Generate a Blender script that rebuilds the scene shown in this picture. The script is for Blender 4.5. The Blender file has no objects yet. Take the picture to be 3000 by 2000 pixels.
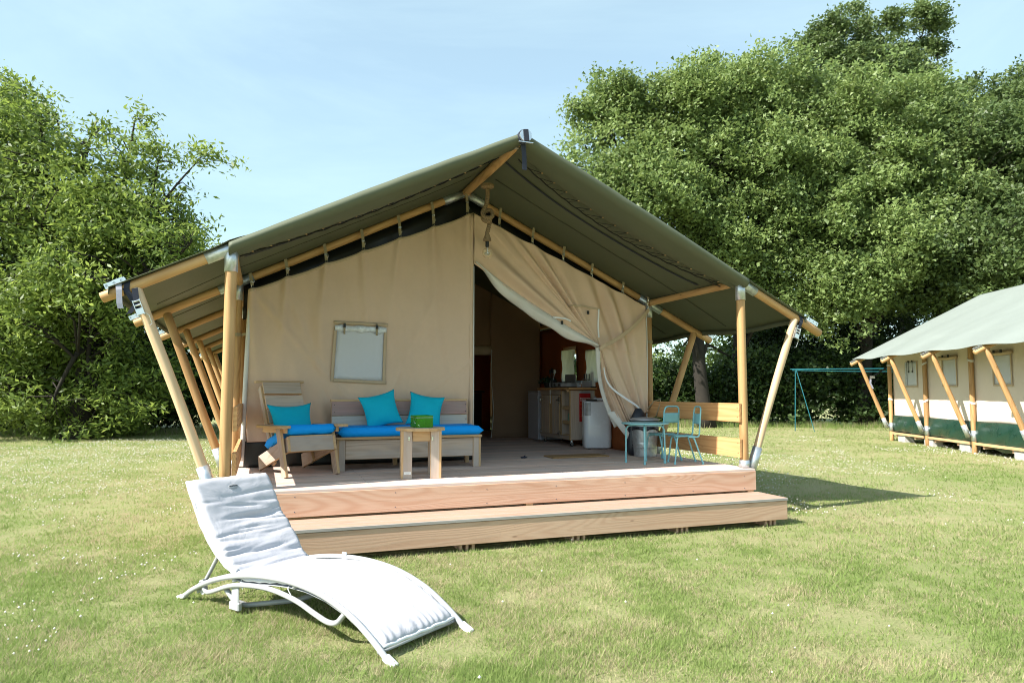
import bpy, math, random
import numpy as np
from mathutils import Vector, Matrix, noise as mnoise
random.seed(7); RNG = np.random.default_rng(7)
rad = math.radians
S = bpy.context.scene
C = S.collection

# ------------------------------------------------------------------ camera, sky, sun, exposure
CAM_Z = 1.35
cam = bpy.data.cameras.new('camera'); cam.lens = 24.1; cam.sensor_width = 36.0
cam.clip_start = 0.05; cam.clip_end = 900
camo = bpy.data.objects.new('camera', cam); C.objects.link(camo)
camo.location = (0, 0, CAM_Z); camo.rotation_euler = (rad(90 + 4.18), 0, 0)
S.camera = camo
S.view_settings.view_transform = 'Standard'; S.view_settings.look = 'None'
S.cycles.filter_width = 1.0
S.view_settings.gamma = 1; S.view_settings.use_curve_mapping = False
S.view_settings.exposure = 1.33

SUN_DIR = Vector((0.924, 0.530, -1.0)).normalized()          # the way the light travels
SUN_EL = math.asin(-SUN_DIR.z)
SUN_AZ = math.atan2(-SUN_DIR.x, -SUN_DIR.y)                  # clockwise from +Y
W = bpy.data.worlds.new('World'); S.world = W; W.use_nodes = True
nt = W.node_tree; nt.nodes.clear()
wo = nt.nodes.new('ShaderNodeOutputWorld'); bg = nt.nodes.new('ShaderNodeBackground')
sky = nt.nodes.new('ShaderNodeTexSky'); sky.sky_type = 'NISHITA'; sky.sun_disc = False
sky.sun_elevation = SUN_EL; sky.sun_rotation = SUN_AZ
sky.air_density = 1.0; sky.dust_density = 1.6; sky.ozone_density = 1.6; sky.altitude = 50
bg.inputs['Strength'].default_value = 0.107
# thin high cirrus over the blue
tc = nt.nodes.new('ShaderNodeTexCoord'); mp = nt.nodes.new('ShaderNodeMapping'); mp.inputs['Scale'].default_value = (1.0, 0.8, 3.4)
mp.inputs['Rotation'].default_value = (0.3, 0.5, 0.2)
nz = nt.nodes.new('ShaderNodeTexNoise'); nz.inputs['Scale'].default_value = 1.7; nz.inputs['Detail'].default_value = 6; nz.inputs['Roughness'].default_value = 0.62
nz.inputs['Distortion'].default_value = 0.5
rp = nt.nodes.new('ShaderNodeMapRange'); rp.inputs['From Min'].default_value = 0.40; rp.inputs['From Max'].default_value = 0.80
rp.inputs['To Min'].default_value = 0.30; rp.inputs['To Max'].default_value = 0.50
mx = nt.nodes.new('ShaderNodeMix'); mx.data_type = 'RGBA'
mx.inputs['B'].default_value = (4.7, 5.35, 5.5, 1)
nt.links.new(tc.outputs['Generated'], mp.inputs['Vector']); nt.links.new(mp.outputs[0], nz.inputs['Vector'])
nt.links.new(nz.outputs['Fac'], rp.inputs['Value']); nt.links.new(rp.outputs[0], mx.inputs['Factor'])
tn = nt.nodes.new('ShaderNodeMix'); tn.data_type = 'RGBA'; tn.blend_type = 'MULTIPLY'; tn.inputs['Factor'].default_value = 1.0; tn.inputs['B'].default_value = (0.86, 0.97, 0.93, 1)
nt.links.new(sky.outputs[0], mx.inputs['A']); nt.links.new(mx.outputs['Result'], tn.inputs['A']); nt.links.new(tn.outputs['Result'], bg.inputs['Color']); nt.links.new(bg.outputs[0], wo.inputs[0])
sun = bpy.data.lights.new('sun', 'SUN'); sun.energy = 4.4; sun.angle = rad(0.55); sun.color = (1.0, 0.95, 0.86)
suno = bpy.data.objects.new('sun', sun); C.objects.link(suno)
suno.rotation_euler = SUN_DIR.to_track_quat('-Z', 'Y').to_euler(); suno.location = (-20, -12, 25)

# ------------------------------------------------------------------ frames of reference
YAW = rad(20.1)
OX, OY = 2.63, 7.49                       # the tent frame: origin at the deck's front right corner, u along the front, v into the tent
wu = Vector((math.cos(YAW), math.sin(YAW), 0)); wd = Vector((-math.sin(YAW), math.cos(YAW), 0))
def WL(u, v, z=0): return Vector((OX, OY, 0)) + wu * u + wd * v + Vector((0, 0, z))
DZ = 0.52

# ------------------------------------------------------------------ materials
def newmat(name):
    m = bpy.data.materials.new(name); m.use_nodes = True
    n = m.node_tree; n.nodes.clear()
    out = n.nodes.new('ShaderNodeOutputMaterial'); b = n.nodes.new('ShaderNodeBsdfPrincipled')
    n.links.new(b.outputs[0], out.inputs[0])
    return m, n, b, out
def lk(n, a, b): n.links.new(a, b)
def math_node(n, op, a, b=None, c=None):
    x = n.nodes.new('ShaderNodeMath'); x.operation = op
    for i, v in enumerate((a, b, c)):
        if v is None: continue
        if isinstance(v, (int, float)): x.inputs[i].default_value = v
        else: lk(n, v, x.inputs[i])
    return x.outputs[0]
def mixc(n, f, a, b, mode='MIX'):
    x = n.nodes.new('ShaderNodeMix'); x.data_type = 'RGBA'; x.blend_type = mode
    if isinstance(f, (int, float)): x.inputs['Factor'].default_value = f
    else: lk(n, f, x.inputs['Factor'])
    for k, v in (('A', a), ('B', b)):
        if isinstance(v, tuple): x.inputs[k].default_value = (v[0], v[1], v[2], 1)
        else: lk(n, v, x.inputs[k])
    return x.outputs['Result']
def maprange(n, v, a, b, c, d):
    x = n.nodes.new('ShaderNodeMapRange'); lk(n, v, x.inputs['Value'])
    for k, q in zip(('From Min', 'From Max', 'To Min', 'To Max'), (a, b, c, d)): x.inputs[k].default_value = q
    return x.outputs[0]
def coords(n, scale=(1, 1, 1), per_object=True, world=False):
    if world:
        g = n.nodes.new('ShaderNodeNewGeometry'); src = g.outputs['Position']
    else:
        t = n.nodes.new('ShaderNodeTexCoord'); src = t.outputs['Object']
    if per_object:
        oi = n.nodes.new('ShaderNodeObjectInfo'); r = math_node(n, 'MULTIPLY', oi.outputs['Random'], 37.0)
        cx = n.nodes.new('ShaderNodeCombineXYZ')
        for i in range(3): lk(n, r, cx.inputs[i])
        va = n.nodes.new('ShaderNodeVectorMath'); va.operation = 'ADD'; lk(n, src, va.inputs[0]); lk(n, cx.outputs[0], va.inputs[1]); src = va.outputs[0]
    mm = n.nodes.new('ShaderNodeMapping'); mm.inputs['Scale'].default_value = scale; lk(n, src, mm.inputs['Vector'])
    return mm.outputs[0]
def noise(n, vec, scale, detail=4, rough=0.55, dist=0.0):
    x = n.nodes.new('ShaderNodeTexNoise'); lk(n, vec, x.inputs['Vector']); x.inputs['Scale'].default_value = scale
    x.inputs['Detail'].default_value = detail; x.inputs['Roughness'].default_value = rough; x.inputs['Distortion'].default_value = dist
    return x.outputs['Fac']
def bump(n, b, h, strength=0.3, dist=0.01):
    x = n.nodes.new('ShaderNodeBump'); x.inputs['Strength'].default_value = strength; x.inputs['Distance'].default_value = dist
    lk(n, h, x.inputs['Height']); lk(n, x.outputs[0], b.inputs['Normal'])
def scl(c, k): return tuple(min(1, x * k) for x in c)

def wood(name, base, dark, ring=55, ring_amt=0.5, rough=0.75, knots=0.6, var=0.18, grey=None, groove=0, yscale=6.0):
    m, n, b, out = newmat(name)
    v = coords(n, (0.36, yscale, yscale))
    f = noise(n, v, 1.0, 2, 0.45, 0.6)
    # knots: voronoi cells stretched along the board, warping the rings
    vk = coords(n, (2.4, 8.0, 8.0)); vo = n.nodes.new('ShaderNodeTexVoronoi'); lk(n, vk, vo.inputs['Vector']); vo.inputs['Scale'].default_value = 1.0
    kd = maprange(n, vo.outputs['Distance'], 0.0, 0.34, 1.0, 0.0)
    kd2 = math_node(n, 'POWER', kd, 2.0)
    ringv = math_node(n, 'ADD', math_node(n, 'MULTIPLY', f, ring), math_node(n, 'MULTIPLY', kd2, 3.0 * knots))
    if ring > 100:
        sz = n.nodes.new('ShaderNodeSeparateXYZ'); tz = n.nodes.new('ShaderNodeTexCoord'); lk(n, tz.outputs['Object'], sz.inputs[0])
        ringv = math_node(n, 'ADD', math_node(n, 'MULTIPLY', ringv, 0.60), math_node(n, 'MULTIPLY', sz.outputs[2], 115.0))
    s = math_node(n, 'SINE', ringv); s = maprange(n, s, -1, 1, 0, 1); s = math_node(n, 'POWER', s, 1.6)
    fine = noise(n, coords(n, (3.0, 160, 160)), 1.0, 3, 0.6)
    big = noise(n, coords(n, (0.8, 2.5, 2.5)), 1.0, 3, 0.5)
    c = mixc(n, math_node(n, 'MULTIPLY', s, ring_amt), base, dark)
    c = mixc(n, maprange(n, fine, 0.35, 0.7, 0, 0.30), c, scl(dark, 0.9))
    c = mixc(n, maprange(n, big, 0.35, 0.7, 0.0, 0.35), c, scl(base, 1.18))
    core = maprange(n, vo.outputs['Distance'], 0.03, 0.075, 1.0, 0.0)
    c = mixc(n, math_node(n, 'MULTIPLY', core, 0.75 * knots), c, scl(dark, 0.45))
    if grey:
        gn = noise(n, coords(n, (0.9, 5, 5)), 1.6, 4, 0.6)
        c = mixc(n, maprange(n, gn, 0.40, 0.62, 0, 0.75), c, grey)
    oi = n.nodes.new('ShaderNodeObjectInfo')
    vv = maprange(n, oi.outputs['Random'], 0, 1, 1 - var, 1 + var)
    hs = n.nodes.new('ShaderNodeHueSaturation'); lk(n, c, hs.inputs['Color']); lk(n, vv, hs.inputs['Value'])
    lk(n, hs.outputs[0], b.inputs['Base Color']); b.inputs['Roughness'].default_value = rough
    h = math_node(n, 'ADD', math_node(n, 'MULTIPLY', fine, 0.6), math_node(n, 'MULTIPLY', s, -0.3))
    if groove:
        sx = n.nodes.new('ShaderNodeSeparateXYZ'); t = n.nodes.new('ShaderNodeTexCoord'); lk(n, t.outputs['Object'], sx.inputs[0])
        g = math_node(n, 'SINE', math_node(n, 'MULTIPLY', sx.outputs[2], 2 * math.pi / groove))
        h = math_node(n, 'ADD', h, math_node(n, 'MULTIPLY', g, 1.4))
        c2 = mixc(n, maprange(n, g, -1, -0.2, 0.35, 0.0), hs.outputs[0], scl(dark, 0.6)); lk(n, c2, b.inputs['Base Color'])
    bump(n, b, h, 0.45, 0.002)
    return m

def plain(name, col, rough=0.5, metal=0.0, spec=0.5, mottle=0.12, scale=9.0, bumpy=0.0, coat=0.0):
    m, n, b, out = newmat(name)
    f = noise(n, coords(n), scale, 5, 0.6)
    c = mixc(n, maprange(n, f, 0.3, 0.7, 0, 1), scl(col, 1 - mottle), scl(col, 1 + mottle))
    lk(n, c, b.inputs['Base Color']); b.inputs['Roughness'].default_value = rough; b.inputs['Metallic'].default_value = metal
    b.inputs['Specular IOR Level'].default_value = spec; b.inputs['Coat Weight'].default_value = coat
    lk(n, maprange(n, f, 0.3, 0.7, max(0.02, rough - 0.08), min(1, rough + 0.1)), b.inputs['Roughness'])
    if bumpy: bump(n, b, noise(n, coords(n), scale * 6, 4, 0.6), bumpy, 0.004)
    return m

def cloth(name, col, trans=0.0, tcol=None, rough=0.85, weave=900, stain=0.12, wrinkle=0.0, wscale=3.0, sheen=0.0):
    m, n, b, out = newmat(name)
    f = noise(n, coords(n), 1.3, 5, 0.6); f2 = noise(n, coords(n), 22, 3, 0.6)
    c = mixc(n, maprange(n, f, 0.3, 0.7, 0, 1), scl(col, 1 - stain), scl(col, 1 + stain * 0.6))
    c = mixc(n, maprange(n, f2, 0.3, 0.7, 0, 0.10), c, scl(col, 0.7))
    lk(n, c, b.inputs['Base Color']); b.inputs['Roughness'].default_value = rough; b.inputs['Specular IOR Level'].default_value = 0.25
    if sheen: b.inputs['Sheen Weight'].default_value = sheen
    h = noise(n, coords(n), weave, 1, 0.5)
    if wrinkle:
        w1 = noise(n, coords(n), wscale, 4, 0.55, 1.4)
        h = math_node(n, 'ADD', math_node(n, 'MULTIPLY', w1, 12.0 * wrinkle), math_node(n, 'MULTIPLY', h, 0.15))
        bump(n, b, h, 0.6, 0.004)
    else: bump(n, b, h, 0.15, 0.001)
    if trans:
        t = n.nodes.new('ShaderNodeBsdfTranslucent'); tcol = tcol or col
        t.inputs['Color'].default_value = (*tcol, 1)
        mxs = n.nodes.new('ShaderNodeMixShader'); mxs.inputs[0].default_value = trans
        lk(n, b.outputs[0], mxs.inputs[1]); lk(n, t.outputs[0], mxs.inputs[2]); lk(n, mxs.outputs[0], out.inputs[0])
    return m

def glassy(name, col, rough=0.05, mixf=0.5, trans_col=None):
    m, n, b, out = newmat(name)
    b.inputs['Base Color'].default_value = (*col, 1); b.inputs['Roughness'].default_value = rough; b.inputs['Coat Weight'].default_value = 0.6
    t = n.nodes.new('ShaderNodeBsdfTransparent'); t.inputs['Color'].default_value = (*(trans_col or col), 1)
    mxs = n.nodes.new('ShaderNodeMixShader'); mxs.inputs[0].default_value = mixf
    lk(n, t.outputs[0], mxs.inputs[1]); lk(n, b.outputs[0], mxs.inputs[2]); lk(n, mxs.outputs[0], out.inputs[0])
    f = noise(n, coords(n), 14, 4, 0.6, 1.0); bump(n, b, f, 0.5, 0.01)
    return m

M = {}
M['log'] = wood('pine_log_wood', (0.47, 0.285, 0.125), (0.27, 0.13, 0.045), ring=70, ring_amt=0.55, knots=1.0, var=0.16, rough=0.6, yscale=4.0)
M['log_pale'] = wood('peeled_pale_log_wood', (0.60, 0.44, 0.28), (0.40, 0.25, 0.13), ring=60, ring_amt=0.45, knots=0.9, var=0.06, rough=0.6, yscale=3.0)
M['larch'] = wood('larch_plank_wood', (0.60, 0.40, 0.29), (0.44, 0.21, 0.12), ring=190, ring_amt=0.55, knots=0.8, var=0.05, yscale=3.2)
M['larch_tan'] = wood('tan_larch_plank_wood', (0.56, 0.375, 0.265), (0.40, 0.21, 0.13), ring=190, ring_amt=0.45, knots=0.8, var=0.05, yscale=3.2)
M['rail'] = wood('railing_plank_wood', (0.60, 0.34, 0.15), (0.40, 0.17, 0.055), ring=110, ring_amt=0.6, knots=0.5, var=0.05, yscale=3.0)
M['deck'] = wood('deck_board_wood', (0.72, 0.52, 0.43), (0.40, 0.27, 0.21), ring=80, ring_amt=0.4, knots=0.5, var=0.16, rough=0.85, grey=(0.54, 0.46, 0.43), groove=0.024)
M['tread'] = wood('step_tread_wood', (0.43, 0.285, 0.215), (0.29, 0.17, 0.12), ring=90, ring_amt=0.5, knots=0.4, var=0.06, rough=0.8, groove=0.024)
M['grey_edge'] = wood('weathered_grey_edge_wood', (0.33, 0.31, 0.29), (0.20, 0.18, 0.17), ring=24, ring_amt=0.35, knots=0.3, var=0.08, rough=0.9)
M['scaf'] = wood('weathered_scaffold_wood', (0.50, 0.38, 0.295), (0.26, 0.18, 0.13), ring=90, ring_amt=0.5, knots=1.0, var=0.16, rough=0.85, grey=(0.43, 0.37, 0.33))
M['scaf_pink'] = wood('reddish_scaffold_wood', (0.42, 0.255, 0.225), (0.28, 0.16, 0.14), ring=70, ring_amt=0.4, knots=0.6, var=0.04, rough=0.85, grey=(0.30, 0.24, 0.22))
M['scaf_white'] = wood('bleached_scaffold_wood', (0.52, 0.47, 0.42), (0.34, 0.295, 0.25), ring=80, ring_amt=0.4, knots=0.5, var=0.05, rough=0.85)
M['sawn'] = wood('fresh_sawn_edge_wood', (0.52, 0.35, 0.19), (0.34, 0.19, 0.085), ring=80, ring_amt=0.45, knots=0.5, var=0.1, rough=0.8)
M['beige'] = cloth('beige_tent_canvas', (0.80, 0.60, 0.45), 0.25, (0.58, 0.36, 0.18), wrinkle=0.5, wscale=2.2, stain=0.07)
M['beige_hem'] = cloth('beige_canvas_hem', (0.50, 0.385, 0.27), 0.05, wrinkle=0.1, stain=0.06)
M['beige2'] = cloth('pale_beige_tent_canvas', (0.74, 0.63, 0.54), 0.12, (0.6, 0.42, 0.25), wrinkle=0.2, wscale=2.2, stain=0.04)
M['inner'] = cloth('brown_inner_tent_cloth', (0.34, 0.215, 0.135), 0.10, (0.5, 0.22, 0.07), wrinkle=0.2, stain=0.1)
M['orange'] = cloth('orange_lit_inner_cloth', (0.34, 0.10, 0.03), 0.22, (0.60, 0.16, 0.03), wrinkle=0.2, stain=0.1)  # orange of sun coming through the canvas, put into the cloth colour
M['green'] = cloth('olive_roof_canvas', (0.105, 0.118, 0.078), 0.05, (0.22, 0.24, 0.10), rough=0.55, wrinkle=0.1, wscale=1.4, stain=0.08)
M['green_seam'] = cloth('dark_olive_seam_tape', (0.055, 0.060, 0.040), rough=0.7)
M['green2'] = cloth('faded_grey_green_roof_canvas', (0.235, 0.265, 0.245), 0.03, (0.2, 0.22, 0.15), rough=0.5, wrinkle=0.1, wscale=1.4, stain=0.05)
M['lining'] = cloth('white_canvas_lining', (0.72, 0.70, 0.67), 0.15, wrinkle=0.3, wscale=5)
M['pvc'] = plain('dark_green_pvc_skirt', (0.010, 0.040, 0.026), rough=0.3, mottle=0.2, scale=4, bumpy=0.3)
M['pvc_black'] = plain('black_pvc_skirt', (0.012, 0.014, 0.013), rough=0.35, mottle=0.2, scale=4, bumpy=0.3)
M['pane'] = cloth('white_window_film', (0.74, 0.75, 0.80), 0.35, (0.8, 0.82, 0.85), rough=0.35, stain=0.03, wrinkle=0.1, weave=300)
M['film'] = plain('rolled_clear_film', (0.55, 0.57, 0.60), rough=0.12, mottle=0.35, scale=18, bumpy=0.9, coat=1.0)
M['roomwin'] = cloth('daylit_window_film', (0.55, 0.58, 0.52), 0.7, (0.85, 0.9, 0.8), rough=0.3, stain=0.1, wrinkle=0.8, wscale=9)
M['galv'] = plain('galvanised_steel', (0.52, 0.56, 0.60), rough=0.38, metal=0.75, mottle=0.18, scale=26)
M['chrome'] = plain('zinc_ratchet_buckle', (0.72, 0.74, 0.75), rough=0.22, metal=0.9, mottle=0.12, scale=30)
M['strap'] = plain('navy_webbing_strap', (0.018, 0.022, 0.04), rough=0.8, mottle=0.2, scale=60)
M['strap_grey'] = plain('grey_webbing_strap', (0.26, 0.27, 0.33), rough=0.8, mottle=0.1, scale=60)
M['strap_tan'] = plain('khaki_webbing_strap', (0.30, 0.25, 0.16), rough=0.85, mottle=0.12, scale=60)
M['black'] = plain('black_rubber', (0.012, 0.012, 0.013), rough=0.6, mottle=0.1)
M['cord'] = plain('black_lacing_cord', (0.01, 0.01, 0.01), rough=0.8)
M['rope'] = plain('natural_jute_rope', (0.23, 0.155, 0.085), rough=0.95, mottle=0.3, scale=60, bumpy=0.6)
M['turq'] = cloth('turquoise_pillow_fabric', (0.0, 0.40, 0.56), rough=0.8, stain=0.04, wrinkle=0.25, wscale=5)
M['blue'] = cloth('bright_blue_cushion_fabric', (0.0, 0.30, 0.85), rough=0.7, stain=0.03, wrinkle=0.08)
M['white_cushion'] = cloth('pale_grey_lounger_fabric', (0.47, 0.465, 0.51), rough=0.85, stain=0.02, wrinkle=0.22, wscale=6)
M['piping'] = cloth('white_piping', (0.72, 0.73, 0.76), rough=0.8, stain=0.02)
M['frame'] = plain('light_grey_lacquered_aluminium', (0.38, 0.39, 0.41), rough=0.35, mottle=0.04, coat=0.3)
M['sling'] = cloth('grey_sling_mesh', (0.30, 0.31, 0.33), rough=0.8)
M['badge'] = plain('silver_oval_badge', (0.30, 0.31, 0.33), rough=0.4, mottle=0.05)
M['ink'] = plain('black_print', (0.01, 0.01, 0.015), rough=0.6)
M['teal'] = plain('light_blue_metal_paint', (0.20, 0.48, 0.55), rough=0.4, mottle=0.07, coat=0.2)
M['swing'] = plain('teal_swing_paint', (0.012, 0.14, 0.17), rough=0.5, mottle=0.1)
M['lidgrey'] = plain('grey_metal_lid', (0.36, 0.38, 0.42), rough=0.4, mottle=0.1, metal=0.3)
M['bag'] = plain('dark_bin_bag', (0.02, 0.024, 0.035), rough=0.35, mottle=0.2, scale=14, bumpy=0.9)
M['ac'] = plain('glossy_white_plastic', (0.74, 0.75, 0.80), rough=0.22, mottle=0.02, coat=0.4)
M['fridge'] = plain('white_fridge_enamel', (0.42, 0.41, 0.45), rough=0.35, mottle=0.03)
M['steel'] = plain('brushed_stainless_steel', (0.45, 0.46, 0.50), rough=0.35, metal=0.6, mottle=0.08)
M['red'] = plain('red_fire_blanket_pouch', (0.42, 0.012, 0.012), rough=0.5, mottle=0.06)
M['orange_print'] = plain('orange_print', (0.62, 0.13, 0.02), rough=0.6)
M['white_print'] = plain('white_print', (0.72, 0.72, 0.70), rough=0.6, mottle=0.02)
M['paper'] = plain('white_kitchen_paper', (0.60, 0.60, 0.58), rough=0.95, mottle=0.04, bumpy=0.3)
M['mint'] = plain('mint_green_card', (0.22, 0.46, 0.34), rough=0.7, mottle=0.1)
M['grille'] = plain('dark_grey_grille', (0.12, 0.12, 0.15), rough=0.5)
M['mat'] = plain('coir_doormat', (0.34, 0.20, 0.085), rough=1.0, mottle=0.25, scale=80, bumpy=1.0)
M['concrete'] = plain('concrete_block', (0.40, 0.39, 0.38), rough=0.95, mottle=0.12, scale=14, bumpy=0.6)
M['plantpot'] = plain('dark_green_leaves', (0.015, 0.05, 0.02), rough=0.7, mottle=0.3)
M['greenglass'] = glassy('green_glass', (0.10, 0.42, 0.02), 0.06, 0.35, (0.25, 0.70, 0.10))
M['bulbglass'] = glassy('clear_amber_glass', (0.8, 0.72, 0.55), 0.03, 0.25, (0.95, 0.9, 0.8))
M['stucco'] = plain('dark_stained_panel', (0.035, 0.018, 0.010), rough=0.7, mottle=0.2, scale=10)

def leafmat(name, c1, c2, c3, tr=0.35):
    m, n, b, out = newmat(name)
    at = n.nodes.new('ShaderNodeAttribute'); at.attribute_name = 'tone'
    c = mixc(n, maprange(n, at.outputs['Fac'], 0.0, 0.5, 0, 1), c1, c2)
    c = mixc(n, maprange(n, at.outputs['Fac'], 0.5, 1.0, 0, 1), c, c3)
    lk(n, c, b.inputs['Base Color']); b.inputs['Roughness'].default_value = 0.5; b.inputs['Specular IOR Level'].default_value = 0.4
    t = n.nodes.new('ShaderNodeBsdfTranslucent'); hs = n.nodes.new('ShaderNodeHueSaturation'); hs.inputs['Value'].default_value = 1.6; hs.inputs['Hue'].default_value = 0.485
    lk(n, c, hs.inputs['Color']); lk(n, hs.outputs[0], t.inputs['Color'])
    mxs = n.nodes.new('ShaderNodeMixShader'); mxs.inputs[0].default_value = tr
    lk(n, b.outputs[0], mxs.inputs[1]); lk(n, t.outputs[0], mxs.inputs[2]); lk(n, mxs.outputs[0], out.inputs[0])
    return m
M['oak'] = leafmat('oak_leaves', (0.105, 0.155, 0.044), (0.175, 0.245, 0.074), (0.260, 0.335, 0.125))
M['oak_dark'] = leafmat('dark_oak_leaves', (0.060, 0.098, 0.030), (0.100, 0.150, 0.046), (0.155, 0.210, 0.070))
M['walnut'] = leafmat('walnut_leaves', (0.080, 0.125, 0.024), (0.150, 0.220, 0.045), (0.250, 0.330, 0.080), 0.45)
M['bush'] = leafmat('bush_leaves', (0.020, 0.042, 0.010), (0.038, 0.072, 0.016), (0.085, 0.135, 0.035), 0.3)
M['bark'] = plain('crown_shaded_bark', (0.022, 0.018, 0.014), rough=1.0, mottle=0.35, scale=7, bumpy=1.0)  # near-black colour carries the shade under the crowns
M['bark_grey'] = plain('grey_bark', (0.12, 0.10, 0.08), rough=1.0, mottle=0.35, scale=7, bumpy=1.0)

# grass: ground and blades read the same world-space patches
def turf(name, blades):
    m, n, b, out = newmat(name)
    v = coords(n, (1, 1, 0), per_object=False, world=True)
    big = noise(n, v, 0.33, 3, 0.5); mid = noise(n, v, 1.7, 4, 0.6, 0.5); fine = noise(n, v, 7.0, 4, 0.65)
    dry = math_node(n, 'ADD', math_node(n, 'MULTIPLY', mid, 0.45), math_node(n, 'ADD', math_node(n, 'MULTIPLY', fine, 0.47), math_node(n, 'MULTIPLY', big, 0.30)))
    gA, gB, dr, soil = ((0.185, 0.270, 0.066), (0.265, 0.335, 0.108), (0.50, 0.42, 0.28), (0.2, 0.15, 0.09)) if blades else ((0.195, 0.255, 0.075), (0.26, 0.31, 0.11), (0.42, 0.35, 0.22), (0.15, 0.12, 0.07))
    c = mixc(n, maprange(n, big, 0.35, 0.65, 0, 1), gA, gB)
    if blades:
        at = n.nodes.new('ShaderNodeAttribute'); at.attribute_name = 'tone'
        thr = math_node(n, 'ADD', maprange(n, dry, 0.52, 0.80, -0.10, 0.95), 0.04)
        isdry = maprange(n, math_node(n, 'SUBTRACT', thr, at.outputs['Fac']), -0.08, 0.08, 0, 0.85)
        c = mixc(n, maprange(n, at.outputs['Fac'], 0, 1, 0.0, 0.5), c, (0.32, 0.41, 0.14))
        c = mixc(n, isdry, c, dr)
    else:
        ff = noise(n, v, 60, 4, 0.7); scar = noise(n, v, 1.1, 3, 0.6, 1.2)
        c = mixc(n, maprange(n, scar, 0.66, 0.74, 0, 0.8), c, (0.42, 0.30, 0.20))
        c = mixc(n, maprange(n, dry, 0.50, 0.80, 0.1, 0.75), c, dr)
        c = mixc(n, maprange(n, ff, 0.45, 0.65, 0, 0.5), c, soil)
        c = mixc(n, maprange(n, ff, 0.55, 0.75, 0, 0.5), c, (0.20, 0.27, 0.07))
        bump(n, b, ff, 0.8, 0.03)
    lk(n, c, b.inputs['Base Color']); b.inputs['Roughness'].default_value = 0.75; b.inputs['Specular IOR Level'].default_value = 0.25
    if blades:
        t = n.nodes.new('ShaderNodeBsdfTranslucent'); lk(n, c, t.inputs['Color'])
        mxs = n.nodes.new('ShaderNodeMixShader'); mxs.inputs[0].default_value = 0.5
        lk(n, b.outputs[0], mxs.inputs[1]); lk(n, t.outputs[0], mxs.inputs[2]); lk(n, mxs.outputs[0], out.inputs[0])
    return m
M['turf'] = turf('turf_ground', False); M['blade'] = turf('grass_blades', True)
M['clover'] = plain('white_clover_flower', (0.62, 0.60, 0.55), rough=0.9, mottle=0.1)

# ------------------------------------------------------------------ mesh helpers
def link(o, parent=None):
    C.objects.link(o)
    if parent is not None: o.parent = parent
    return o
def tag(o, label=None, cat=None, group=None, kind=None):
    if label: o['label'] = label
    if cat: o['category'] = cat
    if group: o['group'] = group
    if kind: o['kind'] = kind
    return o
def thing(name, label, cat, loc=(0, 0, 0), rz=0.0, group=None):
    o = bpy.data.objects.new(name, None); o.empty_display_size = 0.1; C.objects.link(o)
    o.location = loc; o.rotation_euler = (0, 0, rz)
    return tag(o, label, cat, group)
def deck_thing(name, label, cat, u, v, z=DZ, phi=0.0, group=None): return thing(name, label, cat, WL(u, v, z), YAW + phi, group)

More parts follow.
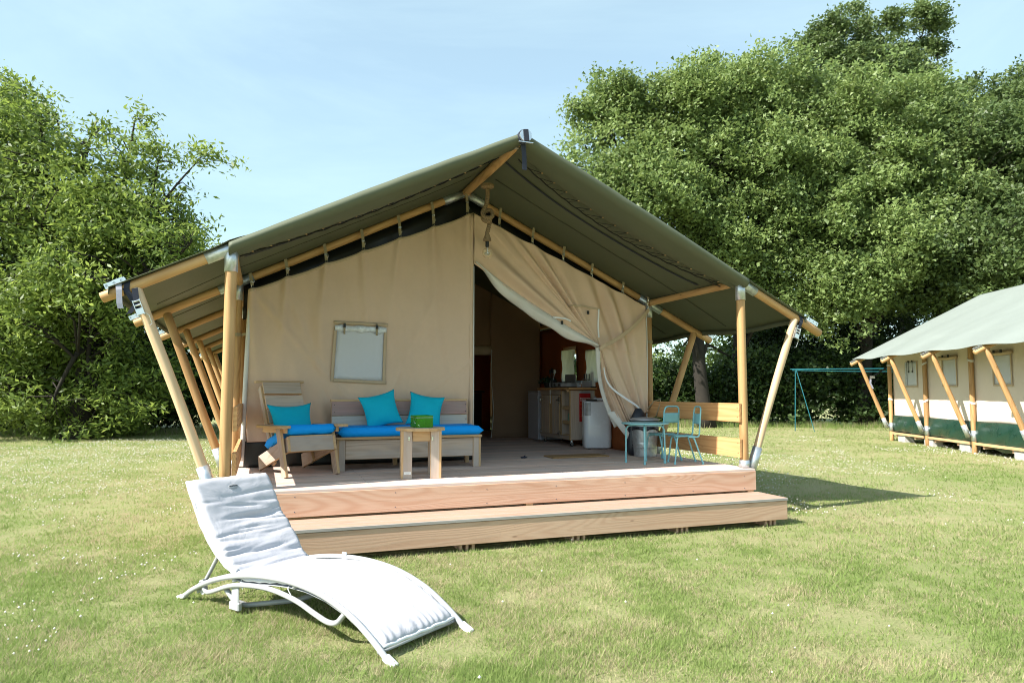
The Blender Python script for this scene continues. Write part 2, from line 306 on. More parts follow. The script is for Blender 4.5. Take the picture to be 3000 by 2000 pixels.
class MB:
    def __init__(s): s.v = []; s.f = []; s.m = []
    def add(s, vs, fs, mi=0):
        o = len(s.v); s.v += [tuple(p) for p in vs]; s.f += [tuple(i + o for i in f) for f in fs]
        s.m += (list(mi) if isinstance(mi, (list, tuple)) else [mi] * len(fs)); return s
    def box(s, c, d, rot=None, mi=0):
        x, y, z = (q / 2 for q in d)
        vs = [Vector(p) for p in ((-x, -y, -z), (x, -y, -z), (x, y, -z), (-x, y, -z), (-x, -y, z), (x, -y, z), (x, y, z), (-x, y, z))]
        if rot is not None: vs = [rot @ p for p in vs]
        vs = [p + Vector(c) for p in vs]
        return s.add(vs, [(0, 3, 2, 1), (4, 5, 6, 7), (0, 1, 5, 4), (2, 3, 7, 6), (1, 2, 6, 5), (3, 0, 4, 7)], mi)
    def tube(s, pts, r, n=8, closed=False, caps=True, mi=0, flat=1.0):
        pts = [Vector(p) for p in pts]; N = len(pts); rr = r if isinstance(r, (list, tuple)) else [r] * N
        base = len(s.v); prev = None
        for i, p in enumerate(pts):
            if closed: t = (pts[(i + 1) % N] - pts[i - 1])
            else: t = (pts[min(i + 1, N - 1)] - pts[max(i - 1, 0)])
            t = t.normalized() if t.length > 1e-9 else Vector((0, 0, 1))
            if prev is None:
                a = Vector((0, 0, 1)) if abs(t.z) < 0.9 else Vector((1, 0, 0)); x = t.cross(a).normalized()
            else:
                x = prev - t * prev.dot(t); x = x.normalized() if x.length > 1e-6 else t.orthogonal().normalized()
            prev = x; y = t.cross(x)
            for k in range(n):
                a = 2 * math.pi * k / n
                s.v.append(tuple(p + x * (math.cos(a) * rr[i]) + y * (math.sin(a) * rr[i] * flat)))
        R = N if closed else N - 1
        for i in range(R):
            j = (i + 1) % N
            for k in range(n):
                k2 = (k + 1) % n
                s.f.append((base + i * n + k, base + i * n + k2, base + j * n + k2, base + j * n + k)); s.m.append(mi)
        if caps and not closed:
            s.f.append(tuple(base + k for k in reversed(range(n)))); s.m.append(mi)
            s.f.append(tuple(base + (N - 1) * n + k for k in range(n))); s.m.append(mi)
        return s
    def lathe(s, prof, n=24, c=(0, 0, 0), mi=0, cap=True):
        b = len(s.v)
        for r, z in prof:
            for k in range(n):
                a = 2 * math.pi * k / n; s.v.append((c[0] + r * math.cos(a), c[1] + r * math.sin(a), c[2] + z))
        for i in range(len(prof) - 1):
            for k in range(n):
                k2 = (k + 1) % n; s.f.append((b + i * n + k, b + i * n + k2, b + (i + 1) * n + k2, b + (i + 1) * n + k)); s.m.append(mi)
        if cap:
            s.f.append(tuple(b + k for k in reversed(range(n)))); s.m.append(mi)
            e = b + (len(prof) - 1) * n; s.f.append(tuple(e + k for k in range(n))); s.m.append(mi)
        return s
    def grid(s, nu, nv, fn, mi=0):
        b = len(s.v)
        for j in range(nv + 1):
            for i in range(nu + 1): s.v.append(tuple(fn(i / nu, j / nv)))
        for j in range(nv):
            for i in range(nu):
                a = b + j * (nu + 1) + i; s.f.append((a, a + 1, a + nu + 2, a + nu + 1)); s.m.append(mi)
        return s
    def prism(s, poly, y0, y1, mi=0):          # polygon in x,z pulled along y
        n = len(poly); b = len(s.v)
        s.v += [(x, y0, z) for x, z in poly] + [(x, y1, z) for x, z in poly]
        s.f += [tuple(b + i for i in range(n)), tuple(b + n + i for i in reversed(range(n)))]; s.m += [mi, mi]
        for i in range(n):
            j = (i + 1) % n; s.f.append((b + j, b + i, b + n + i, b + n + j)); s.m.append(mi)
        return s
    def build(s, name, mats, parent=None, smooth=False, bev=0.0, seg=1, angle=35, loc=None, solid=0.0, subd=0):
        me = bpy.data.meshes.new(name); me.from_pydata(s.v, [], s.f)
        mats = mats if isinstance(mats, (list, tuple)) else [mats]
        for m in mats: me.materials.append(M[m] if isinstance(m, str) else m)
        if len(mats) > 1: me.polygons.foreach_set('material_index', s.m)
        if smooth:
            me.polygons.foreach_set('use_smooth', [True] * len(me.polygons))
            if smooth != 'all': me.set_sharp_from_angle(angle=rad(angle))
        me.update()
        o = bpy.data.objects.new(name, me); link(o, parent)
        if loc is not None: o.location = loc
        if solid: md = o.modifiers.new('solidify', 'SOLIDIFY'); md.thickness = solid; md.offset = 0
        if bev:
            md = o.modifiers.new('bevel', 'BEVEL'); md.width = bev; md.segments = seg; md.limit_method = 'ANGLE'; md.angle_limit = rad(40)
        if subd: md = o.modifiers.new('subdivision', 'SUBSURF'); md.levels = subd; md.render_levels = subd
        return o

_pm = {}
def axes(p0, p1, wdir):
    x = (Vector(p1) - Vector(p0)); L = x.length; x.normalize()
    z = Vector(wdir); z = (z - x * z.dot(x)).normalized(); y = z.cross(x)
    return Matrix((x, y, z)).transposed().to_4x4(), L
def plank(name, p0, p1, width, thick, mats, parent, wdir=(0, 0, 1), bev=0.003):
    """a board from p0 to p1 (its centre line): width along wdir, own object with x along its length"""
    R, L = axes(p0, p1, wdir)
    mats = mats if isinstance(mats, (list, tuple)) else [mats]
    key = (round(L, 4), width, thick, tuple(mats), bev)
    if key not in _pm:
        me = bpy.data.meshes.new(name)
        x, y, z = L / 2, thick / 2, width / 2
        me.from_pydata([(-x, -y, -z), (x, -y, -z), (x, y, -z), (-x, y, -z), (-x, -y, z), (x, -y, z), (x, y, z), (-x, y, z)], [],
                       [(0, 3, 2, 1), (4, 5, 6, 7), (0, 1, 5, 4), (2, 3, 7, 6), (1, 2, 6, 5), (3, 0, 4, 7)])
        for m in mats: me.materials.append(M[m])
        if len(mats) > 1: me.polygons.foreach_set('material_index', [1, 1, 0, 0, 1, 1])
        me.update(); _pm[key] = me
    o = bpy.data.objects.new(name, _pm[key]); link(o, parent)
    R.translation = (Vector(p0) + Vector(p1)) / 2; o.matrix_local = R
    if bev:
        md = o.modifiers.new('bevel', 'BEVEL'); md.width = bev; md.segments = 1; md.limit_method = 'ANGLE'
    return o
_lm = {}
def log(name, p0, p1, r, mat, parent, seed=None, n=14):
    R, L = axes(p0, p1, (0.13, 0.21, 1) if abs((Vector(p1) - Vector(p0)).normalized().z) < 0.9 else (0, 1, 0))
    seed = random.randint(0, 9999) if seed is None else seed
    mb = MB(); K = max(4, int(L / 0.16)); rs = []; pts = []
    for i in range(K + 1):
        t = i / K; rs.append(r * (1 + 0.05 * mnoise.noise((t * L * 1.3, seed * 1.7, 0)) + 0.025 * mnoise.noise((t * L * 5, seed, 3))))
        pts.append((-L / 2 + t * L, 0.010 * mnoise.noise((t * L * 0.7, seed, 9)) * min(1, L), 0.010 * mnoise.noise((t * L * 0.7, seed, 19)) * min(1, L)))
    rs = [rs[0] * 0.86] + rs + [rs[-1] * 0.86]; pts = [(pts[0][0] - 0.006, pts[0][1], pts[0][2])] + pts + [(pts[-1][0] + 0.006, pts[-1][1], pts[-1][2])]
    mb.tube(pts, rs, n)
    o = mb.build(name, mat, parent, smooth=True, angle=50)
    R.translation = (Vector(p0) + Vector(p1)) / 2; o.matrix_local = R
    return o
def sleeve(name, p0, p1, r, parent, mat='galv'):
    mb = MB(); mb.tube([p0, p1], r, 18, caps=False)
    return mb.build(name, mat, parent, smooth=True, angle=50, solid=0.004)
def lerp(a, b, t): return a + (b - a) * t
def sm(t): t = max(0.0, min(1.0, t)); return t * t * (3 - 2 * t)
def bez(p, n):
    p = [Vector(q) for q in p]; out = []
    for i in range(n + 1):
        t = i / n; q = p[:]
        while len(q) > 1: q = [q[k].lerp(q[k + 1], t) for k in range(len(q) - 1)]
        out.append(q[0])
    return out
def smooth_path(pts, per=6):
    P = [Vector(p) for p in pts]; out = []
    for i in range(len(P) - 1):
        a = P[max(i - 1, 0)]; b = P[i]; c = P[i + 1]; d = P[min(i + 2, len(P) - 1)]
        for k in range(per):
            t = k / per
            out.append(0.5 * ((2 * b) + (c - a) * t + (2 * a - 5 * b + 4 * c - d) * t * t + (3 * b - a - 3 * c + d) * t ** 3))
    out.append(P[-1]); return out
def text_obj(name, s, size, mat, parent, M4, depth=0.0006, bold=0.0):
    cu = bpy.data.curves.new(name, 'FONT'); cu.body = s; cu.size = size; cu.align_x = 'CENTER'; cu.align_y = 'CENTER'; cu.extrude = depth; cu.offset = bold
    tmp = bpy.data.objects.new(name + '_src', cu); C.objects.link(tmp)
    dg = bpy.context.evaluated_depsgraph_get(); me = bpy.data.meshes.new_from_object(tmp.evaluated_get(dg))
    bpy.data.objects.remove(tmp); me.materials.clear(); me.materials.append(M[mat])
    o = bpy.data.objects.new(name, me); link(o, parent); o.matrix_local = M4; return o
def frame_matrix(loc, x, y):
    x = Vector(x).normalized(); y = Vector(y).normalized(); z = x.cross(y); m = Matrix((x, y, z)).transposed().to_4x4(); m.translation = loc; return m

# ------------------------------------------------------------------ ground
def gz(x, y): return 0.0
g = MB(); g.grid(40, 40, lambda s, t: (-200 + 400 * s, -60 + 400 * t, 0.0))
go = g.build('ground', 'turf'); tag(go, kind='structure')

# ------------------------------------------------------------------ deck and step
deck = thing('wooden_deck', 'raised larch plank deck under the large safari tent', 'deck', WL(0, 0, 0), YAW)
bw = 0.145
for i in range(58):
    v = 0.070 + i * bw
    plank('deck_board', (-5.365 + random.uniform(-.002, .002), v, DZ - 0.0125), (0.0, v, DZ - 0.0125 + random.uniform(-.0008, .0008)), bw - 0.006, 0.025, ['deck', 'deck'], deck, (0, 1, 0), bev=0.002)
plank('fascia_board', (-5.37, 0.010, 0.395), (0.004, 0.010, 0.395), 0.20, 0.028, ['larch', 'larch'], deck)
plank('fascia_board', (0.004, 0.05, 0.395), (0.004, 8.4, 0.395), 0.20, 0.026, ['larch', 'larch'], deck)
plank('fascia_board', (-5.37, 0.05, 0.395), (-5.37, 8.4, 0.395), 0.20, 0.026, ['larch', 'larch'], deck)
for u in (-5.1, -4.1, -3.1, -2.1, -1.1, -0.12):
    plank('joist', (u, 0.10, 0.37), (u, 8.3, 0.37), 0.18, 0.05, ['larch_tan'], deck, bev=0)
    for v in (0.35, 3.0, 6.0):
        plank('support_post', (u + .06, v, 0.0), (u + .06, v, 0.46), 0.09, 0.06, ['larch_tan'], deck, (1, 0, 0), bev=0)
plank('back_riser_board', (-5.3, 0.16, 0.24), (-0.02, 0.16, 0.24), 0.15, 0.025, ['larch'], deck)

dsx = MB()
for u in (-5.1, -4.1, -3.1, -2.1, -1.1, -0.12):
    for i in range(14):
        for dv in (-0.045, 0.045): dsx.lathe([(0.0045, 0), (0.0045, 0.0012)], 6, (u + 0.004 * math.sin(i * 5 + u), 0.070 + i * bw + dv, DZ - 0.0002))
for u in (-5.2, -4.75, -3.9, -3.05, -2.35, -1.6, -0.8, -0.15):
    for z in (0.33, 0.455): dsx.tube([(u, -0.0035, z + .01 * math.sin(u * 9)), (u, -0.0055, z + .01 * math.sin(u * 9))], 0.005, 6)
dsx.build('screws', 'grille', deck)['kind'] = 'stuff'
step = thing('wooden_step', 'long low larch plank step along the front of the deck', 'step', WL(0, 0, 0), YAW)
plank('tread_board', (-4.95, -0.385, 0.262), (0.02, -0.385, 0.262), 0.150, 0.027, ['tread', 'grey_edge'], step, (0, 1, 0))
plank('tread_board', (-4.95, -0.230, 0.262), (0.02, -0.230, 0.262), 0.150, 0.027, ['tread', 'grey_edge'], step, (0, 1, 0))
plank('tread_board', (-4.95, -0.075, 0.262), (0.02, -0.075, 0.262), 0.150, 0.027, ['tread', 'grey_edge'], step, (0, 1, 0))
plank('riser_board', (-4.94, -0.438, 0.153), (0.015, -0.438, 0.153), 0.185, 0.027, ['larch_tan'], step)
plank('end_board', (0.008, -0.42, 0.153), (0.008, -0.03, 0.153), 0.185, 0.022, ['larch'], step)
for u0 in (-4.6, -3.3, -2.25, -1.15, -0.10):
    for k in range(3):
        plank('support_block', (u0 - k * 0.055, -0.40, 0.03), (u0 - k * 0.055, -0.08, 0.03), 0.06, 0.024, ['larch'], step, bev=0)
for u0 in (-2.62, -0.06):
    plank('support_block', (u0, 0.03, 0.0), (u0, 0.03, 0.30), 0.07, 0.05, ['sawn'], step, (1, 0, 0), bev=0)

# ------------------------------------------------------------------ the large safari tent
tent = thing('safari_tent', 'large open-fronted safari tent with olive green roof and beige canvas front', 'tent', WL(0, 0, 0), YAW)
UL, UR, UM = -5.30, -0.045, -2.675
KZ, RZ_, EZ = 2.565, 3.85, 2.13
FR = [0.12, 2.06, 4.12, 6.2, 8.3, 10.4]
def rafter_z(u):
    return RZ_ - (RZ_ - KZ) * abs(u - UM) / (UR - UM)
def side_u(side, t): return UM + side * t
for fi, v in enumerate(FR):
    for side in (-1, 1):
        ub = UM + side * (UR - UM); ue = UM + side * (UR - UM + 0.98 + 0.03)
        if fi == 0: ue = UM + side * (UR - UM + (1.10 if side > 0 else 0.95))
        # wall post standing on the deck
        log('post', (ub, v, DZ + 0.02 if fi < 2 else 0.0), (ub, v, KZ - 0.04), 0.048, 'log', tent)
        pe = (ue, v, rafter_z(UM + (ue - UM)))
        log('rafter', (UM + side * 0.03, v, rafter_z(UM + 0.03)), pe, 0.045, 'log', tent)
        # slanting strut from the post foot out to the rafter end
        fo = (ub + side * 0.10, v, 0.53); to = (UM + side * (UR - UM + 0.74 + (0 if side > 0 else -.03)), v, 0)
        to = (to[0], v, rafter_z(to[0]) - 0.03)
        mt = 'log_pale' if fi == 0 else 'log'
        log('strut', fo, to, 0.045 if fi else 0.042, mt, tent)
        d = (Vector(to) - Vector(fo)).normalized()
        sleeve('strut_shoe', Vector(fo) - d * 0.06, Vector(fo) + d * 0.22, 0.050, tent)
        sleeve('post_shoe', (ub, v, DZ if fi < 2 else 0.42), (ub, v, DZ + 0.085 if fi < 2 else 0.62), 0.053, tent)
        # knee joint: two galvanised sleeves welded together
        sleeve('knee_joint', (ub, v, KZ - 0.20), (ub, v, KZ + 0.02), 0.053, tent)
        q = lambda du: (ub + side * du, v, rafter_z(ub + side * du))
        sleeve('knee_joint', q(-0.15), q(0.20), 0.050, tent)
        if fi < 2: sleeve('ridge_joint', (UM + side * 0.03, v, rafter_z(UM + 0.03)), (UM + side * 0.28, v, rafter_z(UM + 0.28)), 0.050, tent)
    # the ratchet on each rafter end
    for side in (-1, 1):
        ue = UM + side * (UR - UM + (0.99 if fi else (0.99 if side > 0 else 0.86)))
        rb = MB(); sl = math.atan2(-(RZ_ - KZ) / (UR - UM), 1)
        R = Matrix.Rotation(-side * sl if side > 0 else -side * sl, 3, 'Y')
        cpos = Vector((ue, v, rafter_z(ue) + 0.065))
        rb.box(cpos + Vector((0, -0.024, 0.01)), (0.16, 0.004, 0.045), R); rb.box(cpos + Vector((0, 0.024, 0.01)), (0.16, 0.004, 0.045), R)
        for k in (-0.06, 0.0, 0.055): 
            a = cpos + R @ Vector((k, -0.026, 0.012)); b_ = cpos + R @ Vector((k, 0.026, 0.012)); rb.tube([a, b_], 0.011, 8)
        rb.box(cpos + R @ Vector((0.03, 0, 0.034)), (0.08, 0.045, 0.004), R)
        rb.build('ratchet', 'chrome', tent, bev=0.0)
# purlins and ridge pole
for u in (UL, UR):
    log('purlin', (u, 0.12, KZ + 0.0), (u, 4.12, KZ + 0.0), 0.042, 'log', tent)
    log('purlin', (u, 4.12, KZ), (u, 10.4, KZ), 0.042, 'log', tent)
log('ridge_pole', (UM, 0.02, RZ_ - 0.01), (UM, 4.2, RZ_ + 0.0), 0.05, 'log', tent)
log('ridge_pole', (UM, 4.2, RZ_ + 0.0), (UM, 10.5, RZ_ + 0.0), 0.05, 'log', tent)
# eave struts' navy straps at the front corners
def ribbon(name, pts, w, mat, parent, wdir=(0, 1, 0), th=0.002):
    mb = MB(); P = [Vector(p) for p in pts]; wv = Vector(wdir).normalized() * w / 2
    for p in P: mb.v += [tuple(p - wv), tuple(p + wv)]
    for i in range(len(P) - 1): mb.f.append((2 * i, 2 * i + 1, 2 * i + 3, 2 * i + 2)); mb.m.append(0)
    return mb.build(name, mat, parent, solid=th)
for side in (-1, 1):
    su = UM + side * (UR - UM + 0.74 + (0 if side > 0 else -.03)); sz = rafter_z(su)
    wrap = []
    for k in range(13):
        a = 2 * math.pi * k / 12; wrap.append((su + side * 0.06, 0.12 + 0.052 * math.cos(a), sz - 0.03 * side * 0 - 0.03 + 0.056 * math.sin(a)))
    ribbon('strap', wrap, 0.045, 'strap', tent, (1, 0, -0.45 * side))
    fx, fz = ub, 0
    d = Vector((side * 0.64, 0, 1.72)).normalized()
    c0 = Vector((su - side * 0.00, 0.062, sz - 0.10))
    ribbon('strap', [c0 + Vector((side * 0.10, 0.03, 0.10)), c0 + Vector((side * 0.05, 0, 0.03)), c0 - d * 0.16], 0.042, 'strap', tent, (1, 0.1, -0.3 * side))
    rb = MB(); base = c0 - d * 0.10 + Vector((0, -0.004, 0)); R = Matrix.Rotation(math.atan2(d.x, d.z), 3, 'Y')
    for sx in (-0.026, 0.026): rb.box(base + R @ Vector((sx, -0.014, 0)), (0.005, 0.034, 0.13), R)
    for kz in (-0.052, -0.018, 0.018, 0.052): rb.tube([base + R @ Vector((-0.028, -0.018, kz)), base + R @ Vector((0.028, -0.018, kz))], 0.009, 8)
    rb.box(base + R @ Vector((0, -0.03, -0.035)), (0.05, 0.004, 0.05), R)
    rb.tube([base + R @ Vector((0.026, -0.02, -0.05)), base + R @ Vector((0.05, -0.01, -0.08)), base + R @ Vector((0.05, 0.0, -0.15)), base + R @ Vector((0.03, 0.0, -0.16))], 0.003, 6)
    rb.build('strut_ratchet', 'chrome', tent)
e = Vector((UM - (UR - UM + 0.83), 0.05, rafter_z(UM + (UR - UM + 0.83))))
ribbon('strap', [e + Vector((0, 0.02, 0.06)), e + Vector((0.01, -0.01, 0.0)), e + Vector((0.02, -0.02, -0.11)), e + Vector((0.03, -0.02, -0.15))], 0.042, 'strap_grey', tent, (1, 0, 0.1))
ribbon('strap', [e + Vector((0.12, 0.0, 0.02)), e + Vector((0.14, -0.01, -0.10)), e + Vector((0.09, -0.02, -0.19))], 0.045, 'strap', tent, (1, 0.1, 0.3))

# roof canvas -------------------------------------------------------
ELT, ERT = 0.90, 0.86          # how far the canvas runs past the posts left / right
def roof_pt(s, t):             # s across (0 left eave, 1 right eave), t along v
    half = UR - UM
    v = 0.05 + t * 10.4
    u = UM + (s * 2 - 1) * (half + (ELT if s < 0.5 else ERT))
    z = rafter_z(u) + 0.052
    x = (v - 0.12) / 2.07; fr = x - math.floor(x)
    sag = math.sin(math.pi * fr) ** 2 if v > 0.12 else 0
    du = abs(u - UM)
    z -= 0.022 * sag * sm(du / 0.8)
    over = max(0, du - half)
    z -= 0.03 * sag * over / 0.9
    z += 0.028 * math.exp(-(abs(du - half) / 0.09) ** 2) * (1 - sag) * 0.6
    z = min(z, RZ_ + 0.062 - 0.10 * min(du, 0.2) ** 2)
    if over > 0 and v > 0.3:
        u -= (1 if s > 0.5 else -1) * 0.05 * sag * over / 0.9
    z += 0.004 * mnoise.noise((u * 2.5, v * 2.5, 1)) 
    return (u, v, z)
rc = MB(); NU, NV = 96, 120
rc.grid(NU, NV, roof_pt)
roof = rc.build('roof_canvas', 'green', tent, smooth='all', solid=0.004)
# valance sides: the short hem hanging at each eave
for side in (-1, 1):
    h = MB()
    def hem(s, t, side=side):
        p = Vector(roof_pt(0.0 if side < 0 else 1.0, s)); return p + Vector((-side * 0.004, 0, -0.055 * t + 0.002))
    h.grid(120, 1, hem); h.build('eave_hem', 'green', tent, smooth='all', solid=0.004)
# the front flap: canvas rolled over the front rafters and laced back underneath
def half_edge(side, t):        # t 0 at knee, 1 at ridge
    u = UM + side * (UR - UM + 0.02) * (1 - t); return u, rafter_z(u)
def flap_pt(side, t, k):       # k 0..1 round the roll and back under the roof
    u, z = half_edge(side, t)
    wid = 0.10 + 0.30 * math.sin(math.pi * min(1, t * 0.93 + 0.02)) ** 0.7
    r = 0.052 + 0.014 * math.sin(math.pi * t)
    wob = 0.010 * mnoise.noise((u * 3.0, side, 4.0))
    if k < 0.5:
        a = math.pi * (k / 0.5)
        vv = 0.085 - (r + 0.012) * math.sin(a) * 1.5; zz = z + 0.002 + r * math.cos(a) * (1.0 if k < .25 else 1.15)
        return (u, vv + wob * math.sin(a), zz + wob)
    q = (k - 0.5) / 0.5
    vv = 0.085 + wid * q; zz = z - r * 1.15 + 0.015 * q - 0.035 * math.sin(math.pi * q) * math.sin(math.pi * t) + wob * (1 - q)
    zz += 0.010 * math.sin(t * 16 * math.pi) ** 2 * q
    pinch = math.exp(-(t / 0.05) ** 2) * 0.02
    return (u, vv, zz + pinch * math.sin(k * 30))
for side in (-1, 1):
    fl = MB(); fl.grid(90, 22, lambda a, b: flap_pt(side, a, b))
    fo_ = fl.build('front_flap', 'green', tent, smooth='all', solid=0.0035)
    lc = MB(); NE = 15; rope = []
    for i in range(61):
        t = 0.03 + 0.93 * i / 60; p = Vector(flap_pt(side, t, 1.0)); rope.append(p + Vector((0, 0.12 + 0.09 * math.sin(math.pi * t), 0.012)))
    lc.tube(rope, 0.007, 6)
    for i in range(NE):
        t = 0.07 + 0.86 * i / NE; a = Vector(flap_pt(side, t, 0.97)) + Vector((0, 0, -0.006))
        j0 = min(60, int((t + 0.012 - 0.03) / 0.93 * 60)); j1 = min(60, int((t + 0.052 - 0.03) / 0.93 * 60))
        lc.tube([rope[j0] + Vector((0, 0, -.004)), a, rope[j1] + Vector((0, 0, -.004))], 0.0035, 5)
    lc.build('lacing_cord', 'cord', tent)
    ey = MB()
    for i in range(NE):
        t = 0.07 + 0.86 * i / NE; a = Vector(flap_pt(side, t, 0.96)) + Vector((0, 0, -0.004)); ey.tube([a, a + Vector((0, 0, -0.006))], 0.011, 8)
    o = ey.build('eyelets', 'sawn', tent); o['kind'] = 'stuff'
    # sewn reinforcement band under the roof, parallel to the edge
    bd = MB()
    def band(a, b, side=side):
        u, z = half_edge(side, 0.04 + 0.94 * a); return (u, 0.95 + 0.035 * b - 0.28 * (1 - math.sin(math.pi * (0.04 + .94 * a)) ** 0.5), z + 0.052 - 0.010 - 0.022 * sm(abs(u - UM) / .8) * math.sin(math.pi * 0.45) ** 2)
    bd.grid(40, 1, band); bd.build('seam_band', 'strap', tent, solid=0.003)
for side in (-1, 1):
    for vv in (1.30, 2.75, 4.2):
        bd = MB()
        def seam(a, b, side=side, vv=vv):
            u = UM + side * (0.15 + a * (UR - UM + 0.6)); half = UR - UM; t_ = (vv - 0.05) / 10.4; s_ = 0.5 + (u - UM) / (2 * (half + (ELT if side < 0 else ERT)))
            p = roof_pt(s_, t_ + b * 0.0024); return (p[0], p[1], p[2] - 0.005)
        bd.grid(60, 1, seam); bd.build('roof_seam', 'green_seam', tent, smooth='all', solid=0.002)
# ridge cap with strap
cap = MB()
cap.tube([(UM, -0.06, RZ_ - 0.01), (UM, 0.06, RZ_ - 0.01)], 0.062, 16); cap.build('ridge_end_cap', 'chrome', tent, smooth=True, angle=50)
cap = MB(); cap.box((UM, -0.05, RZ_ - 0.078), (0.15, 0.02, 0.008)); cap.box((UM - 0.05, 0.16, RZ_ - 0.07), (0.10, 0.05, 0.008)); cap.tube([(UM - .09, .12, RZ_ - .04), (UM - .09, .2, RZ_ - .07)], 0.012, 8)
cap.build('ridge_bracket', 'chrome', tent)
st = MB()
pts = [(UM + 0.066 * math.cos(a), 0.0, RZ_ - 0.01 + 0.068 * math.sin(a)) for a in [math.pi * (1.55 - k / 9) for k in range(15)]]
ribbon('ridge_strap', pts, 0.06, 'strap', tent, (0, 1, 0), th=0.004)
ribbon('ridge_strap', [(UM - 0.01, 0.0, RZ_ + 0.058), (UM - 0.005, -0.066, RZ_ + 0.045), (UM + 0.005, -0.069, RZ_ - 0.065), (UM + 0.0, -0.03, RZ_ - 0.085)], 0.05, 'strap', tent, (1, 0, 0.15), th=0.004)
ribbon('ridge_strap', [(UM + 0.0, 0.02, RZ_ - 0.07), (UM + 0.01, 0.02, RZ_ - 0.2), (UM + 0.012, 0.02, RZ_ - 0.33)], 0.05, 'strap', tent, (1, 0.1, 0), th=0.003)

# front wall, left panel ---------------------------------------------
VW = 1.95
UA, UB = -5.20, -2.60
def wall_top(u): return 2.47 + (u + 5.20) * (3.575 - 2.47) / (2.60)
CLL = [-5.17, -4.80, -4.38, -3.96, -3.53, -3.12, -2.69]
CLR = [-2.25, -1.80, -1.37, -0.96, -0.50, -0.12]
def clip_sag(u, cl):
    for a, b in zip(cl, cl[1:]):
        if a <= u <= b: x = (u - a) / (b - a); return 4 * x * (1 - x)
    return 0
def wall_v(u, z):
    d = 0
    top = wall_top(u)
    for k, c in enumerate(CLL + CLR):
        h = max(0.0, top - z); w = 0.035 + 0.05 * h
        c2 = c + 0.10 * h * math.sin(k * 2.4 + 1)
        d -= 0.048 * math.exp(-((u - c2) / w) ** 2) * math.exp(-h * 0.9)
    d += 0.032 * mnoise.noise((u * 3.4, z * 0.6, 2)) + 0.018 * mnoise.noise((u * 8.0 + z * 1.4, z * 1.0, 5))
    # diagonal drag folds running down from the corner
    for (a, b, m_, am, wd_) in ((-5.0, 2.3, 1.15, 0.016, .045), (-4.7, 2.3, 2.4, 0.012, .04), (-3.2, 1.3, -0.75, 0.010, .03), (-2.9, 2.9, -2.2, .012, .04)):
        dist = (u - a) + (z - b) / m_
        d -= am * math.exp(-(dist / wd_) ** 2) * sm((2.9 - z) / 0.6) * sm((z - 0.7) / 0.5)
    d += 0.020 * math.sin(u * 9 + 2) * sm((1.25 - z) / 0.6)
    return d
pw = MB()
WU0, WU1, WZ0, WZ1 = -4.27, -3.665, 1.465, 2.125
def wp(s, t):
    u = UA + (UB - UA) * s
    zt = wall_top(u) - 0.014 * clip_sag(u, CLL); zb = 0.80
    z = zb + (zt - zb) * t
    return (u + 0.03 * math.sin(z * 2.1) * (1 - s) * (1 - t), VW + wall_v(u, z), z)
pw.grid(150, 130, wp); fw = pw.build('front_wall', 'beige', tent, smooth='all', solid=0.003)
sk = MB()
def skp(s, t):
    u = UA + (UB - UA) * s; z = DZ + 0.005 + 0.285 * t
    return (u, VW + wall_v(u, 0.80) * t + 0.012 + 0.02 * mnoise.noise((u * 5, z * 4, 8)) * (1 - t * .8), z)
sk.grid(90, 8, skp); sk.build('front_skirt', 'pvc_black', tent, smooth='all', solid=0.003)
# hem along the slanting top edge, grey-brown, and its drooping top
hm = MB()
def hemp(s, t):
    u = UA + (UB - UA) * s; z = wall_top(u) - 0.014 * clip_sag(u, CLL)
    return (u, VW + wall_v(u, z) - 0.006, z + 0.004 - 0.035 * (1 - t))
hm.grid(110, 1, hemp); hm.build('top_hem', 'beige_hem', tent, smooth='all', solid=0.003)
# dark gap above the wall: a black sheet behind stands in for its darkness
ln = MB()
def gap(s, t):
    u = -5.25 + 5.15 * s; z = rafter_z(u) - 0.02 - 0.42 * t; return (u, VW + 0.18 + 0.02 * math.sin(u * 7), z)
ln.grid(60, 3, gap); ln.build('gable_gap_dark_sheet', 'pvc_black', tent, smooth='all', solid=0.003)
# centre seam and overlap strip
sp = MB(); sp.grid(2, 60, lambda s, t: (-2.655 + 0.055 * s + 0.004 * math.sin(t * 9), VW - 0.016 - 0.012 * math.sin(math.pi * s) , 0.80 + (3.54 - 0.80) * t))
sp.build('centre_seam', 'beige', tent, smooth='all', solid=0.003)
sp = MB(); sp.tube([(-2.597, VW - 0.02, 0.56), (-2.598, VW - 0.02, 2.9)], 0.008, 6); sp.build('door_edge_piping', 'lining', tent, smooth='all')
# corner sleeves of pale cloth at the wall edges
for (u0, u1, z0, z1) in ((-5.215, -5.175, 0.60, 2.42), (-0.165, -0.15, 0.95, 2.48)):
    cs = MB(); cs.tube(smooth_path([(u0, VW - .01, z0), (u0 + 0.015, VW - .02, (z0 + z1) / 2), (u1, VW - .01, z1)], 8), 0.024 if u0 < -3 else 0.010, 8); cs.build('corner_sleeve', 'lining' , tent, smooth='all')
